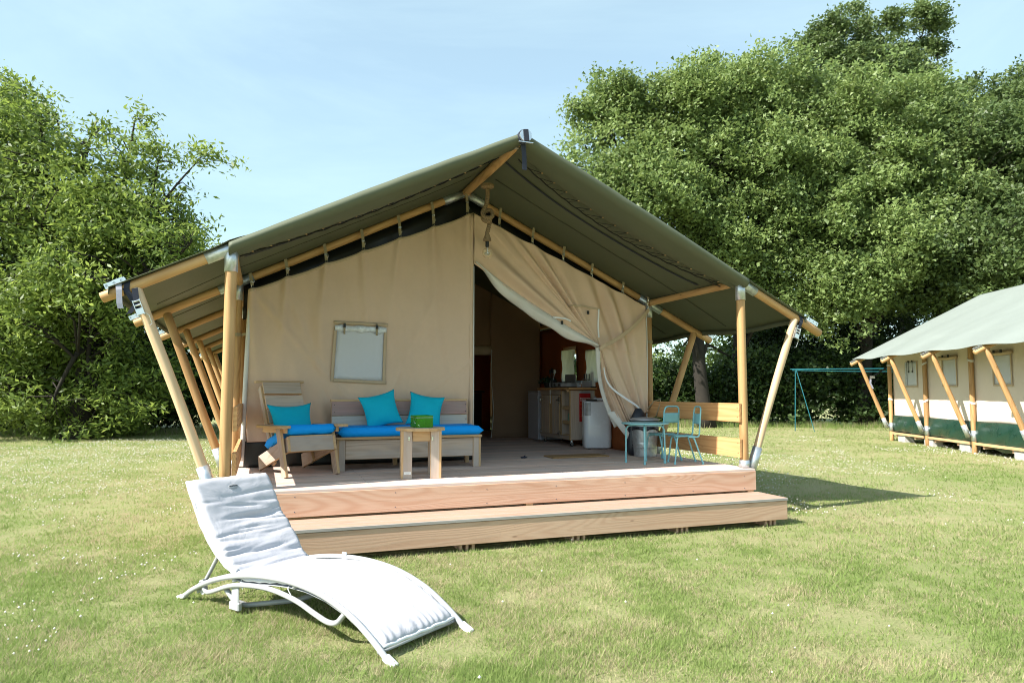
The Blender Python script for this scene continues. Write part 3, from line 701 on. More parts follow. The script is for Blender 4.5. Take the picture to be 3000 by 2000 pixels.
# clips and webbing loops hanging the wall from the rafter
for cl in (CLL, CLR):
    for c in cl:
        zr = rafter_z(c); zt = wall_top(c) if c < -2.6 else curt_top(c) if False else 0
        zt = (wall_top(c) if c < -2.6 else 3.575 - (c + 2.60) * (3.575 - 2.50) / 2.46) - 0.01
        sd = 1 if c < UM else -1
        loop = [(c - sd * 0.02, VW + 0.06, zr + 0.04), (c - sd * 0.02, VW + 0.035, zr + 0.055), (c - sd * 0.015, VW + 0.0, zr + 0.03), (c, VW - 0.005, zr - 0.05), (c + sd * 0.012, VW - 0.01, zt + 0.05)]
        ribbon('webbing_loop', loop, 0.034, 'strap_tan', tent, (1, 0, 0.3 * sd), th=0.003)
        hk = MB(); hk.box((c + sd * 0.006, VW - 0.016, (zr - 0.05 + zt + 0.05) / 2 + 0.01), (0.032, 0.006, 0.020))
        q = Vector((c + sd * 0.012, VW - 0.012, zt + 0.05)); hk.tube([q + Vector((-.004, 0, .01)), q + Vector((-.022, 0, -.055)), q + Vector((.022, 0, -.055)), q + Vector((.004, 0, .01))], 0.0026, 5)
        hk.tube([q + Vector((0.008, 0, .03)), q + Vector((0.022, 0, .045)), q + Vector((.018, 0, .07))], 0.003, 5)
        hk.build('wire_hook', 'chrome', tent)

# window in the front wall
win = MB()
def wv(u, z, off): return (u, VW + wall_v(u, z) - off, z)
def lean(u, z): return u - 0.03 * (WZ1 - z) / 0.66 * (1 if u < -3.97 else 0.2)
win.grid(10, 12, lambda s, t: wv(lean(lerp(WU0 + .035, WU1 - .035, s), lerp(WZ0 + .03, WZ1 - .02, t)), lerp(WZ0 + .03 - .02 * s, WZ1 - .02, t), 0.014)); wpn = win.build('window', 'pane', tent, smooth='all', solid=0.003)
def strip(name, a, b, w, mat, off=0.02, parent=wpn, n=14):
    mb = MB(); a = Vector((a[0], a[1])); b = Vector((b[0], b[1])); d = (b - a).normalized(); p = Vector((-d.y, d.x)) * w / 2
    def f(s, t):
        q = a.lerp(b, s) + p * (t * 2 - 1); return wv(q.x, q.y, off)
    mb.grid(n, 1, f); return mb.build(name, mat, parent, smooth='all', solid=0.003)
strip('window_border', (WU0 + .018, WZ1 - .05), (WU0 - 0.013, WZ0), 0.036, 'beige_hem'); strip('window_border', (WU1 - .018, WZ1 - .05), (WU1 - .028, WZ0 - .02), 0.036, 'beige_hem')
strip('window_border', (WU0 - .03, WZ0 + .018), (WU1 - .0, WZ0 - .012), 0.036, 'beige_hem', 0.021); strip('window_border', (WU0 - .005, WZ1 + .02), (WU1 + .01, WZ1 + .005), 0.036, 'beige_hem', 0.018)
rl = MB()
def rollp(s, t):
    u = lerp(WU0 + .01, WU1 - .01, s); a = t * 2 * math.pi
    rr = 0.042 * (0.72 + 0.28 * math.cos((s - 0.17) * 2 * math.pi / 0.68 + math.pi) ** 2) + 0.006 * mnoise.noise((s * 9, math.cos(a) * 1.5, math.sin(a) * 1.5))
    if abs(s - .17) < .02 or abs(s - .83) < .02: rr *= 0.8
    z = WZ1 - 0.045 - 0.012 * s; return (u, VW + wall_v(u, z) - 0.026 - 0.5 * rr * math.cos(a), z + rr * math.sin(a))
rl.grid(60, 16, rollp); rl.build('rolled_cover', 'film', wpn, smooth='all')
for s in (0.19, 0.80):
    u = lerp(WU0, WU1, s); z = WZ1 - .01 - .012 * s
    mb = MB(); mb.box((u, VW + wall_v(u, z) - 0.056, z - 0.005), (0.026, 0.01, 0.045)); mb.build('cover_buckle', 'black', wpn)
    ribbon('cover_strap', [(u, VW + wall_v(u, z) - 0.02, z + .035), (u, VW + wall_v(u, z) - .05, z + .02), (u, VW + wall_v(u, z) - .058, z - .04), (u, VW + wall_v(u, z) - .04, z - .085), (u + .004, VW + wall_v(u, z) - .022, z - .10)], 0.022, 'strap_tan', wpn, (1, 0, 0))

# the right door panel, pulled aside and tied ---------------------------
def top_edge(s):               # along the seam then along the slanting top edge
    if s < 0.16: t = s / 0.16; return Vector((-2.60, 0, lerp(2.93, 3.53, t)))
    t = (s - 0.16) / 0.84; u = lerp(-2.60, -0.17, t)
    zz = 3.575 - (u + 2.60) * (3.575 - 2.50) / 2.46 - 0.014 * clip_sag(u, [-2.69] + CLR); return Vector((u, 0, min(zz, 3.56)))
def mid_pt(s):
    if s < 0.62: return Vector((-0.905 + 0.05 * s, 0, 1.955 - 0.05 * s))
    t = (s - 0.62) / 0.38; return Vector((lerp(-0.874, -0.165, t ** 0.85), 0, lerp(1.92, 1.80, t)))
def hem_pt(s):
    if s < 0.62: t = s / 0.62; return Vector((lerp(-0.60, -0.40, t), 0, lerp(0.90, 0.97, t)))
    t = (s - 0.62) / 0.38; return Vector((lerp(-0.38, -0.148, t), 0, lerp(1.02, 1.08, t)))
def curt(s, t):
    P, Mi, E_ = top_edge(s), mid_pt(s), hem_pt(s)
    if t < 0.6:
        q = t / 0.6; x = P.lerp(Mi, q)
        sagk = math.sin(math.pi * q)
        w = max(0, 1 - s / 0.62)
        x += Vector((-0.012, 0, -0.015)) * sagk * w ** 1.3
        free = 1 - 0.92 * sm((q - 0.35) / 0.6) * sm((0.80 - s) / 0.15)
    else:
        q = (t - 0.6) / 0.4; x = Mi.lerp(E_, q)
        w = max(0, 1 - s / 0.62); x += Vector((-0.055, 0, -0.03)) * math.sin(math.pi * q) * w
        free = lerp(0.10, 0.75, sm(q * 1.5)) if s < .62 else lerp(0.6, 0.8, q)
    ph = s * 2 * math.pi * 8.5
    amp = 0.055 * free * (0.55 + 0.45 * math.sin(s * 17 + 1))
    if t < 0.15: amp *= 0.25 + 0.75 * t / 0.15
    v = amp * math.sin(ph + 1.5 * mnoise.noise((s * 4, t * 1.5, 3))) + 0.02 * mnoise.noise((s * 8, t * 4, 7))
    if s < 0.75: v -= 0.07 * math.exp(-((t - 0.6) / 0.10) ** 2) * (1 - s / .75)        # gathered knot bulges forward
    return Vector((x.x, VW - 0.03 + v, x.z))
cu = MB(); cu.grid(150, 110, curt); door = cu.build('door_curtain', 'beige', tent, smooth='all', solid=0.004)
# white lining band folded out along the free edge
lb = MB()
def lin(a, b):
    t = 0.01 + 0.585 * a; p = curt(0.012, t); p2 = curt(0.0, min(0.6, t + 0.02)); d = (p2 - curt(0.0, max(0, t - 0.02))).normalized()
    nrm = Vector((-abs(d.z), 0, -abs(d.x))); wid = 0.150 * sm((a + .08) * 2.2) * (1 - 0.60 * sm((a - 0.72) / 0.28))
    return p + nrm * wid * b + Vector((0, 0.02 * b - 0.045 * math.sin(math.pi * b) + 0.010 * math.sin(a * 30 + b * 3) * b, 0.012 * math.sin(a * 21) * b))
lb.grid(70, 10, lin); lb.build('curtain_lining', 'lining', tent, smooth='all', solid=0.004)
lb = MB()
def lin2(a, b):
    t = 0.60 + 0.40 * a; p = curt(0.01, t); return p + Vector((-0.035 * b * (1 - a * .3) - 0.01 * b, 0.03 * b + .012, -0.03 * b * a))
lb.grid(40, 4, lin2); lb.build('curtain_lining', 'lining', tent, smooth='all', solid=0.004)
lb = MB()      # the loose tail of lining reaching to the floor
def lin3(a, b): 
    p = Vector((-0.66, VW - .05, 1.10)).lerp(Vector((-0.37, VW - .16, 0.60)), a); return p + Vector((-0.10 * b * (1 - a), 0.05 * b, -0.03 * b))
lb.grid(20, 4, lin3); lb.build('curtain_lining', 'lining', tent, smooth='all', solid=0.004)
# tie band from the gather up to the corner post
ribbon('tie_band', smooth_path([(-0.93, VW - 0.15, 1.90), (-0.86, VW - 0.175, 1.955), (-0.76, VW - 0.15, 1.99), (-0.5, VW - 0.11, 2.14), (-0.3, VW - 0.09, 2.30), (-0.13, VW - 0.05, 2.46)], 5), 0.048, 'beige_hem', tent, (-0.5, 0, 0.86), th=0.003)
# pocket window outline and zips on the pulled panel
def on_curt(s0, t0, s1, t1, n=14, off=0.012): return [curt(lerp(s0, s1, k / n), lerp(t0, t1, k / n)) + Vector((0, -off, 0)) for k in range(n + 1)]
def zipline(name, pts, w, mat): ribbon(name, pts, w, mat, door, (1, 0, 0.15) if abs(pts[0].z - pts[-1].z) > abs(pts[0].x - pts[-1].x) else (0, 0, 1), th=0.003)
def near_curt(u, z):
    best = None
    for i in range(0, 101):
        for j in range(0, 101, 2):
            p = curt(i / 100, j / 100); d = (p.x - u) ** 2 + (p.z - z) ** 2
            if best is None or d < best[0]: best = (d, i / 100, j / 100)
    return best[1], best[2]
def poly_on_curt(pts, n=8, off=0.02):
    out = []
    for a, b in zip(pts, pts[1:]):
        s0, t0 = near_curt(*a); s1, t1 = near_curt(*b); out += on_curt(s0, t0, s1, t1, n, off)
    return out
zipline('pocket_edge', poly_on_curt([(-1.34, 2.44), (-0.90, 2.42)]), 0.028, 'beige_hem')
zipline('zip', poly_on_curt([(-0.905, 2.43), (-0.885, 2.06)]), 0.022, 'piping')
zipline('zip', poly_on_curt([(-1.52, 2.28), (-1.29, 2.26)]), 0.022, 'piping')
ribbon('zip', smooth_path([(-0.86, VW - 0.12, 1.66), (-0.82, VW - 0.115, 1.50), (-0.72, VW - 0.11, 1.38), (-0.52, VW - 0.11, 1.25), (-0.38, VW - 0.105, 1.17), (-0.29, VW - 0.09, 1.09)], 6), 0.026, 'piping', door, (0.5, 0, 0.86), th=0.003)
for (u, z) in ((-1.04, 2.37), (-1.52, 2.11)):
    s0, t0 = near_curt(u, z); p = curt(s0, t0); mb = MB(); mb.box(p + Vector((0, -0.03, 0)), (0.030, 0.010, 0.045)); mb.build('cover_buckle', 'black', door)

# side walls, inner partition, bedroom behind -----------------------------
def sidewall(u, v0, v1, name, mat, z0=0.78, z1=2.48, amp=0.02, holes=()):
    mb = MB()
    mb.grid(int((v1 - v0) * 8), 16, lambda s, t: (u + amp * math.sin(s * 40) * (0.3 + t * (1 - t)) + 0.012 * mnoise.noise((s * 30, t * 3, u)), lerp(v0, v1, s), lerp(z0, z1, t)))
    if holes:
        kf = []
        for f in mb.f:
            cv = sum(mb.v[i][1] for i in f) / 4; cz = sum(mb.v[i][2] for i in f) / 4
            if not any(a < cv < b and c < cz < d for a, b, c, d in holes): kf.append(f)
        mb.f = kf; mb.m = [0] * len(kf)
    return mb.build(name, mat, tent, smooth='all', solid=0.003)
HOLES = [(4.0, 4.55, 1.48, 2.07), (3.12, 3.63, 1.48, 2.03)]
sidewall(-5.18, VW + .02, 10.4, 'side_wall', 'beige'); sidewall(-0.14, VW + .02, 10.4, 'side_wall', 'beige', holes=HOLES)
sidewall(-5.17, VW + .02, 10.4, 'side_skirt', 'pvc_black', DZ, 0.79, 0.01); sidewall(-0.15, VW + .02, 10.4, 'side_skirt', 'pvc_black', DZ, 0.79, 0.01)
sidewall(-0.22, VW + .25, 5.55, 'inner_side_wall', 'orange', DZ, 2.46, 0.01, HOLES)
bk = MB(); bk.add([(-5.2, 10.4, DZ), (-0.15, 10.4, DZ), (-0.15, 10.4, 2.5), (UM, 10.4, 3.6), (-5.2, 10.4, 2.5)], [(0, 1, 2, 3, 4)]); bk.build('back_wall', 'beige', tent, solid=0.003)
pt = MB()
def part_v(u, z): return 5.6 + 0.025 * mnoise.noise((u * 2.4, z * .6, 4)) + 0.012 * math.sin(u * 11 + z)
pt.grid(20, 24, lambda s, t: (lerp(-1.15 + 0.02 * math.sin(t * 7), -0.2, s), part_v(lerp(-1.15, -.2, s), t * 3), lerp(DZ, 3.3, t)))
pt.grid(14, 24, lambda s, t: (lerp(-5.1, -2.3, s), part_v(lerp(-5.1, -2.3, s), t * 3), lerp(DZ, 3.3, t)))
pt.grid(12, 10, lambda s, t: (lerp(-2.3, -1.15, s), part_v(lerp(-2.3, -1.15, s), 2), lerp(2.13, 3.3, t)))
pt.build('inner_partition', 'inner', tent, smooth='all', solid=0.004)
dh = MB(); dh.grid(12, 8, lambda s, t: (lerp(-2.3, -1.17, s), 5.57 - 0.04 * math.sin(math.pi * t), 2.00 + 0.17 * t)); dh.build('rolled_door_cloth', 'beige_hem', tent, smooth='all', solid=0.003)
dh = MB(); dh.tube(smooth_path([(-1.15, 5.57, 2.1), (-1.16, 5.57, 1.6), (-1.12, 5.56, 1.0), (-1.16, 5.57, DZ + .01)], 8), 0.008, 6); dh.build('door_edge_piping', 'lining', tent, smooth='all')
bw_ = MB(); bw_.grid(12, 6, lambda s, t: (lerp(-3.6, -0.3, s), 8.2 + 0.02 * math.sin(s * 40), lerp(DZ, 2.9, t))); bw_.build('bedroom_wall', 'orange', tent, smooth='all', solid=0.003)
bw_ = MB()
for k in range(12): bw_.box((-2.9 + k * 0.2, 7.9, DZ + 0.40), (0.19, 0.03, 0.80))
bw_.box((-1.8, 7.88, DZ + 0.83), (2.5, 0.05, 0.05)); bw_.build('bed_headboard', 'stucco', tent)
# side window film, seen lit from outside
for (v0, v1, z0, z1) in ((4.03, 4.52, 1.50, 2.04), (3.15, 3.60, 1.50, 2.0)):
    mb = MB(); mb.grid(16, 18, lambda s, t: (-0.245 + 0.012 * math.sin(s * 22 + 2 * math.sin(t * 9)) * t, lerp(v0, v1, s) + 0.012 * math.sin(t * 11), lerp(z0, z1, t)))
    mb.build('side_window', 'roomwin', tent, smooth='all')
mb = MB(); mb.tube([(-0.20, VW + .1, 0.98), (-0.12, VW - 0.12, 1.22), (-0.07, VW - .2, 1.25), (-0.12, VW - .28, 1.2), (-0.14, VW - .2, 1.02)], 0.009, 6); mb.build('tie_cord', 'strap_tan', tent, smooth='all')
for (ub, z) in ((UR, 2.03), (UL, 1.98)):
    sd = -1 if ub > UM else 1
    pts = [(ub + 0.054 * math.cos(a), 2.06 + 0.054 * math.sin(a), z) for a in [2 * math.pi * k / 12 for k in range(13)]]
    ribbon('wall_strap', pts, 0.035, 'strap_tan', tent, (0, 0, 1)); ribbon('wall_strap', [(ub + sd * .05, 2.02, z), (ub + sd * 0.13, VW, z + 0.012)], 0.03, 'strap_tan', tent, (0, 0, 1))
# braces of timber beside the left wall post (the second row behind it shows too)

# ------------------------------------------------------------------ railings
for (u, lab) in ((UR - 0.062, 'two-plank larch railing on the right side of the deck'), (UL + 0.062, 'two-plank larch railing on the left side of the deck')):
    rg = thing('railing', lab, 'railing', WL(0, 0, 0), YAW, 'plank railings at the deck sides')
    v1 = 1.96
    plank('railing_board', (u, 0.09, 1.12), (u, v1, 1.12), 0.205, 0.034, ['rail', 'rail'], rg)
    plank('railing_board', (u, 0.09, 0.735), (u, v1, 0.735), 0.205, 0.034, ['rail', 'rail'], rg)
    sc_ = MB()
    sd = -1 if u > UM else 1
    for z in (1.17, 1.07, 0.79, 0.68): sc_.tube([(u + sd * 0.016, 0.12, z), (u + sd * .020, 0.12, z)], 0.005, 6)
    sc_.build('screws', 'black', rg)['kind'] = 'stuff'

# ------------------------------------------------------------------ furniture helpers
def cushion_mesh(mb, w, d, h, nx=24, ny=24, edge=0.12, seed=0, puff=0.0, corner=0.0, mi=0):
    """box-like cushion, w (x) by d (y), thickness h, centred, rounded border, optional pillow puff"""
    def top(s, t, sg):
        x = s * 2 - 1; y = t * 2 - 1
        ex = min(1.0, (1 - abs(x)) * w / 2 / edge); ey = min(1.0, (1 - abs(y)) * d / 2 / edge)
        e = math.sqrt(max(0, 1 - (1 - ex) ** 2)) * math.sqrt(max(0, 1 - (1 - ey) ** 2))
        z = h / 2 * e + puff * (1 - x * x) * (1 - y * y)
        z += 0.006 * mnoise.noise((x * 2.5 + seed, y * 2.5, sg)) * e
        k = 1 + corner * (abs(x) * abs(y)) ** 3 - corner * 0.9 * (1 - max(abs(x), abs(y)) ** 2 * 0) * 0
        inx = 1 - corner * 0.9 * (1 - y * y) * abs(x) ** 4 ; iny = 1 - corner * 0.9 * (1 - x * x) * abs(y) ** 4
        return (x * w / 2 * inx * k, y * d / 2 * iny * k, sg * z)
    mb.grid(nx, ny, lambda s, t: top(s, t, 1), mi)
    mb.grid(nx, ny, lambda s, t: top(1 - s, t, -1), mi)
    return mb
def merge(o, d=0.0006):
    import bmesh
    bm = bmesh.new(); bm.from_mesh(o.data); bmesh.ops.remove_doubles(bm, verts=bm.verts, dist=d); bmesh.ops.recalc_face_normals(bm, faces=bm.faces); bm.to_mesh(o.data); bm.free(); o.data.update(); return o
def pillow(label, u, v, z, w, h, th, rot, phi, mat='turq', cat='pillow', group=None, corner=0.10, name='pillow', puff=0.05):
    mb = MB(); cushion_mesh(mb, w, h, th, 30, 30, 0.10 if corner else 0.035, random.random() * 50, puff=puff, corner=corner)
    o = mb.build(name, mat, None, smooth='all'); merge(o)
    o.matrix_world = Matrix.Translation(WL(u, v, z)) @ Matrix.Rotation(YAW + phi, 4, 'Z') @ rot
    return tag(o, label, cat, group)

# armchair -----------------------------------------------------------------
PH = rad(19)
ch = deck_thing('armchair', 'weathered scaffold-wood armchair with slatted reclining back beside the left railing', 'chair', -4.80, 0.88, DZ, PH)
Wc = 0.53
SG = ['scaf', 'sawn']
for x in (0.0, Wc):
    plank('front_leg', (x, 0.00, 0.0), (x - (0.025 if x == 0 else 0.02), 0.13, 0.475), 0.11, 0.028, SG, ch, (0, 1, 0))
    ins = 0.03 if x == 0 else -0.03
    plank('seat_rail', (x + ins, -0.005, 0.325), (x + ins, 0.80, 0.075), 0.150, 0.028, SG, ch, (0, 0.3, 1))
    plank('back_stile', (x + ins * 2, 0.46, 0.09), (x + ins * 2 - 0.01, 0.90, 0.875), 0.075, 0.028, SG, ch, (0, 1, -0.5))
    ax = -0.035 if x == 0 else Wc + 0.03
    plank('armrest', (ax, -0.075, 0.49), (ax, 0.60, 0.475), 0.105, 0.028, ['scaf', 'sawn'], ch, (1, 0, 0), bev=0.006)
    plank('armrest_support', (x + (0.0), 0.0, 0.452), (x, 0.62, 0.437), 0.05, 0.026, ['sawn', 'sawn'], ch, (0, 0, 1))
plank('seat_apron', (0.02, 0.015, 0.318), (Wc - 0.02, 0.015, 0.318), 0.15, 0.028, ['scaf', 'sawn'], ch, (0, 0.3, 1))
for k in range(4): plank('seat_slat', (0.04, 0.09 + k * 0.15, 0.372 - k * 0.047), (Wc - 0.04, 0.09 + k * 0.15, 0.372 - k * 0.047), 0.14, 0.022, SG, ch, (0, 1, -0.31))
for k in range(5):
    t = 0.10 + k * 0.190; y, z = lerp(0.46, 0.90, t), lerp(0.09, 0.875, t)
    plank('back_slat', (0.055, y - 0.008, z + 0.10), (Wc - 0.06, y - 0.008, z + 0.10), 0.158 if k < 4 else 0.14, 0.024, SG, ch, (0, 0.49, 0.87))
plank('back_cap', (0.0, 0.925, 0.935), (Wc, 0.925, 0.935), 0.06, 0.026, ['sawn', 'sawn'], ch, (0, 1, 0))
def chl(x, y, z):            # chair-local to tent-local
    c, s_ = math.cos(PH), math.sin(PH); return (-4.80 + c * x - s_ * y, 0.88 + s_ * x + c * y, DZ + z)
q = chl(0.265, 0.32, 0.375)
pillow('bright blue seat cushion on the weathered wooden armchair', *q, 0.50, 0.66, 0.095, Matrix.Rotation(rad(-17), 4, 'X'), PH, 'blue', 'cushion', corner=0.0, name='seat_cushion', puff=0.006)
q = chl(0.255, 0.50, 0.505)
pillow('turquoise pillow leaning on the back of the wooden armchair', *q, 0.44, 0.40, 0.05, Matrix.Rotation(rad(66), 4, 'X') @ Matrix.Rotation(rad(1.5), 4, 'Z'), PH, corner=0.10)

# sofa -----------------------------------------------------------------------
so = deck_thing('sofa', 'long low weathered-wood sofa bench with pinkish top backrest plank', 'sofa', -4.285, 1.27, DZ, 0)
Ls = 1.57; Ds = 0.50
for (x, y) in ((0.02, 0.02), (Ls - 0.02, 0.02), (0.02, Ds - .02), (Ls - .02, Ds - .02), (0.70, Ds - .02)):
    plank('leg', (x, y, 0), (x, y, 0.335), 0.07, 0.045, SG, so, (0, 1, 0)); 
for x in (0.055, Ls - 0.055): plank('leg', (x, -0.005, 0.0), (x, -0.005, 0.335), 0.065, 0.026, SG, so, (1, 0, 0))
plank('front_apron', (0.09, 0.0, 0.220), (Ls - 0.09, 0.0, 0.220), 0.20, 0.028, SG, so)
for x in (0.0, Ls): plank('side_apron', (x, 0.02, 0.240), (x, Ds - 0.02, 0.240), 0.19, 0.028, SG, so)
plank('seat_edge', (-0.01, 0.01, 0.340), (Ls + 0.01, 0.01, 0.340), 0.028, 0.10, ['sawn', 'sawn'], so)
for k in range(3): plank('seat_board', (0.0, 0.13 + k * 0.14, 0.340), (Ls, 0.13 + k * 0.14, 0.340), 0.13, 0.024, SG, so, (0, 1, 0))
plank('backrest_board', (-0.01, Ds - 0.02, 0.475), (Ls - 0.01, Ds + 0.0, 0.475), 0.165, 0.028, ['scaf_white', 'sawn'], so, (0, 0.12, 1))
plank('backrest_board', (-0.01, Ds + 0.0, 0.640), (Ls - 0.01, Ds + 0.02, 0.640), 0.155, 0.028, ['scaf_pink', 'sawn'], so, (0, 0.12, 1))
plank('back_cap', (-0.02, Ds + 0.03, 0.732), (Ls, Ds + 0.05, 0.732), 0.065, 0.024, ['sawn', 'sawn'], so, (0, 1, 0))
for x in (0.02, Ls - 0.05): plank('back_stile', (x, Ds + 0.02, 0.30), (x, Ds + 0.05, 0.72), 0.045, 0.05, SG, so, (0, 1, 0))
sw = MB()
for x in (0.02, Ls - 0.03):
    for z in (0.44, 0.51, 0.60, 0.68): sw.tube([(x, Ds - 0.04 + (z - .4) * .1, z), (x, Ds - .030 + (z - .4) * .1, z)], 0.005, 6)
sw.build('screws', 'black', so)['kind'] = 'stuff'
pillow('long bright blue seat cushion on the wooden sofa', -4.285 + Ls / 2 + 0.02, 1.27 + 0.235, DZ + 0.402, 1.60, 0.52, 0.10, Matrix(), 0, 'blue', 'cushion', corner=0.0, name='seat_cushion', puff=0.004)
pillow('turquoise pillow tilted on its corner at the left of the sofa', -3.775, 1.60, DZ + 0.625, 0.40, 0.37, 0.05, Matrix.Rotation(rad(76), 4, 'X') @ Matrix.Rotation(rad(13), 4, 'Z'), rad(6), group='turquoise sofa pillows', corner=0.08)
pillow('turquoise pillow at the right of the sofa behind the green lantern', -3.27, 1.60, DZ + 0.615, 0.38, 0.36, 0.05, Matrix.Rotation(rad(76), 4, 'X') @ Matrix.Rotation(rad(-10), 4, 'Z'), rad(-4), group='turquoise sofa pillows', corner=0.08)

# stool with eight boards for legs ---------------------------------------------
sphi = rad(-9)
stl = deck_thing('side_table', 'small round scaffold-wood side table standing in front of the sofa', 'table', -3.555, 0.56, DZ, sphi)
tp = MB(); prof = [(0.232 + 0.006 * math.sin(k * 1.3), ) for k in range(20)]
ring_ = [((0.238 + (0.006 if k % 3 else -0.004)) * math.cos(2 * math.pi * k / 20), (0.238 + (0.006 if k % 3 else -0.004)) * math.sin(2 * math.pi * k / 20)) for k in range(20)]
for k, (x0, x1) in enumerate(((-0.24, -0.075), (-0.073, 0.073), (0.075, 0.24))):
    def clip(poly, a, sgn):
        out = []
        for i in range(len(poly)):
            p, q_ = poly[i], poly[(i + 1) % len(poly)]; ip = (p[0] - a) * sgn >= 0; iq = (q_[0] - a) * sgn >= 0
            if ip: out.append(p)
            if ip != iq: t = (a - p[0]) / (q_[0] - p[0]); out.append((a, p[1] + t * (q_[1] - p[1])))
        return out
    pl = clip(clip(ring_, x0, 1), x1, -1); n_ = len(pl)
    mb = MB(); mb.add([(x, y, 0.452) for x, y in pl] + [(x, y, 0.480) for x, y in pl], [tuple(reversed(range(n_))), tuple(range(n_, 2 * n_))] + [(i, (i + 1) % n_, n_ + (i + 1) % n_, n_ + i) for i in range(n_)], [0, 0] + [1] * n_)
    o = mb.build('top_board', SG, stl, bev=0.003)
for sx in (-1, 1):
    for sy in (-1, 1):
        plank('leg_board', (sx * 0.150 + (-sx) * 0.02, sy * 0.155, 0), (sx * 0.150 - sx * 0.02, sy * 0.155, 0.452), 0.085, 0.024, SG, stl, (1, 0, 0))
        plank('leg_board', (sx * 0.181, sy * 0.125, 0), (sx * 0.181, sy * 0.125, 0.452), 0.085, 0.024, SG, stl, (0, 1, 0))
plank('apron', (-0.085, -0.14, 0.402), (0.085, -0.14, 0.402), 0.095, 0.022, ['sawn'], stl); plank('apron', (-0.085, 0.14, 0.402), (0.085, 0.14, 0.402), 0.095, 0.022, ['sawn'], stl)
mb = MB()
for x in (-0.115, 0.10): mb.lathe([(0.013, 0), (0.012, 0.004), (0.004, 0.007)], 10, (0, 0, 0)); 
bo = MB()
for x in (-0.118, 0.105):
    for z in (0.39, 0.372): bo.tube([(x, -0.168, z), (x, -0.176, z)], 0.009, 8)
bo.build('bolt_heads', 'chrome', stl)['kind'] = 'stuff'
mb = MB(); mb.box((-0.13, -0.1685, 0.055), (0.066, 0.001, 0.026)); mb.build('sticker', 'white_print', stl)
mb = MB()
for k in range(3): mb.box((-0.13, -0.1695, 0.061 - k * 0.007), (0.05 - k * 0.012, 0.0006, 0.0022))
mb.build('sticker_lines', 'steel', stl)
# green glass lantern
la = deck_thing('glass_lantern', 'square green glass candle lantern with wire handle on the side table', 'lantern', -3.545, 0.555, DZ + 0.480, rad(8))
mb = MB()
w_ = 0.082
for (cx_, cy_, dx, dy) in ((0, -w_, 2 * w_, 0.008), (0, w_, 2 * w_, 0.008), (-w_, 0, 0.008, 2 * w_), (w_, 0, 0.008, 2 * w_)): mb.box((cx_, cy_, 0.060), (dx, dy, 0.116))
mb.box((0, 0, 0.006), (2 * w_, 2 * w_, 0.012)); mb.build('glass_box', 'greenglass', la)
mb = MB(); mb.lathe([(0.03, 0.013), (0.03, 0.07), (0.027, 0.073)], 16); mb.build('candle', 'mint', la, smooth=True)
mb = MB(); zz = 0.098; cw = w_ + 0.005; mb.tube([(-cw, -cw, zz), (cw, -cw, zz), (cw, cw, zz), (-cw, cw, zz)], 0.0022, 6, closed=True)
mb.tube(smooth_path([(-cw, 0, zz), (-cw - .004, -0.05, 0.05), (-cw + .03, -0.10, 0.02)], 5), 0.0016, 5); mb.tube(smooth_path([(cw, 0, zz), (cw + .012, -.02, .06), (cw + .01, -.06, .015)], 5), 0.0016, 5); mb.build('wire_handle', 'chrome', la)

# pendant lamp of knotted rope ---------------------------------------------------
pl_ = deck_thing('pendant_lamp', 'knotted jute rope pendant lamp with bare globe bulb under the ridge', 'lamp', UM, 1.16, 0.0, 0)
mb = MB(); mb.lathe([(0.075, 3.700), (0.078, 3.690), (0.076, 3.668), (0.05, 3.655)], 20); mb.build('ceiling_rose', 'rope', pl_, smooth=True)
kn = smooth_path([(0, 0, 3.66), (0.004, 0, 3.58), (-0.004, 0, 3.50), (-0.025, 0.01, 3.43), (-0.062, -0.02, 3.36), (-0.03, -0.06, 3.30), (0.05, -0.03, 3.33), (0.05, 0.03, 3.41), (-0.02, 0.04, 3.39), (-0.055, -0.01, 3.30), (-0.01, -0.05, 3.26), (0.035, 0.01, 3.30), (0.03, 0.02, 3.24), (0.012, 0, 3.19), (0.0, 0, 3.14)], 8)
mb = MB()
def twist(mb, path, R_, r_, strands=3, pitch=0.085):
    L = [0]
    for a, b in zip(path, path[1:]): L.append(L[-1] + (b - a).length)
    fr = []; prev = None
    for i, p in enumerate(path):
        t = (path[min(i + 1, len(path) - 1)] - path[max(i - 1, 0)]).normalized()
        x = t.cross(Vector((0, 1, 0.1))).normalized() if prev is None else (prev - t * prev.dot(t)).normalized(); prev = x; fr.append((x, t.cross(x)))
    for k in range(strands):
        pts = []
        for i in range(len(path) - 1):
            for q in range(3):
                f = q / 3; a = 2 * math.pi * (lerp(L[i], L[i + 1], f) / pitch + k / strands); x, y = fr[i]
                pts.append(path[i].lerp(path[i + 1], f) + x * (R_ * math.cos(a)) + y * (R_ * math.sin(a)))
        mb.tube(pts, r_, 6)
twist(mb, kn, 0.0125, 0.0135); mb.build('rope', 'rope', pl_, smooth='all')
mb = MB(); mb.lathe([(0.016, 3.16), (0.024, 3.13), (0.044, 3.075), (0.046, 3.05), (0.03, 3.045)], 16); mb.build('rope_tassel', 'rope', pl_, smooth=True)
mb = MB(); mb.lathe([(0.020, 3.05), (0.021, 3.045), (0.021, 2.985), (0.015, 2.978)], 14); mb.build('bulb_socket', 'black', pl_, smooth=True)
mb = MB(); mb.lathe([(0.015, 2.985)] + [(0.060 * math.sin(a), 2.912 + 0.060 * math.cos(a)) for a in [rad(16 + k * 16) for k in range(11)]], 24); mb.build('bulb', 'bulbglass', pl_, smooth='all')
mb = MB(); mb.lathe([(0.005, 2.975), (0.008, 2.93), (0.034, 2.915), (0.036, 2.90), (0.012, 2.885)], 12); mb.build('filament', 'chrome', pl_, smooth=True)

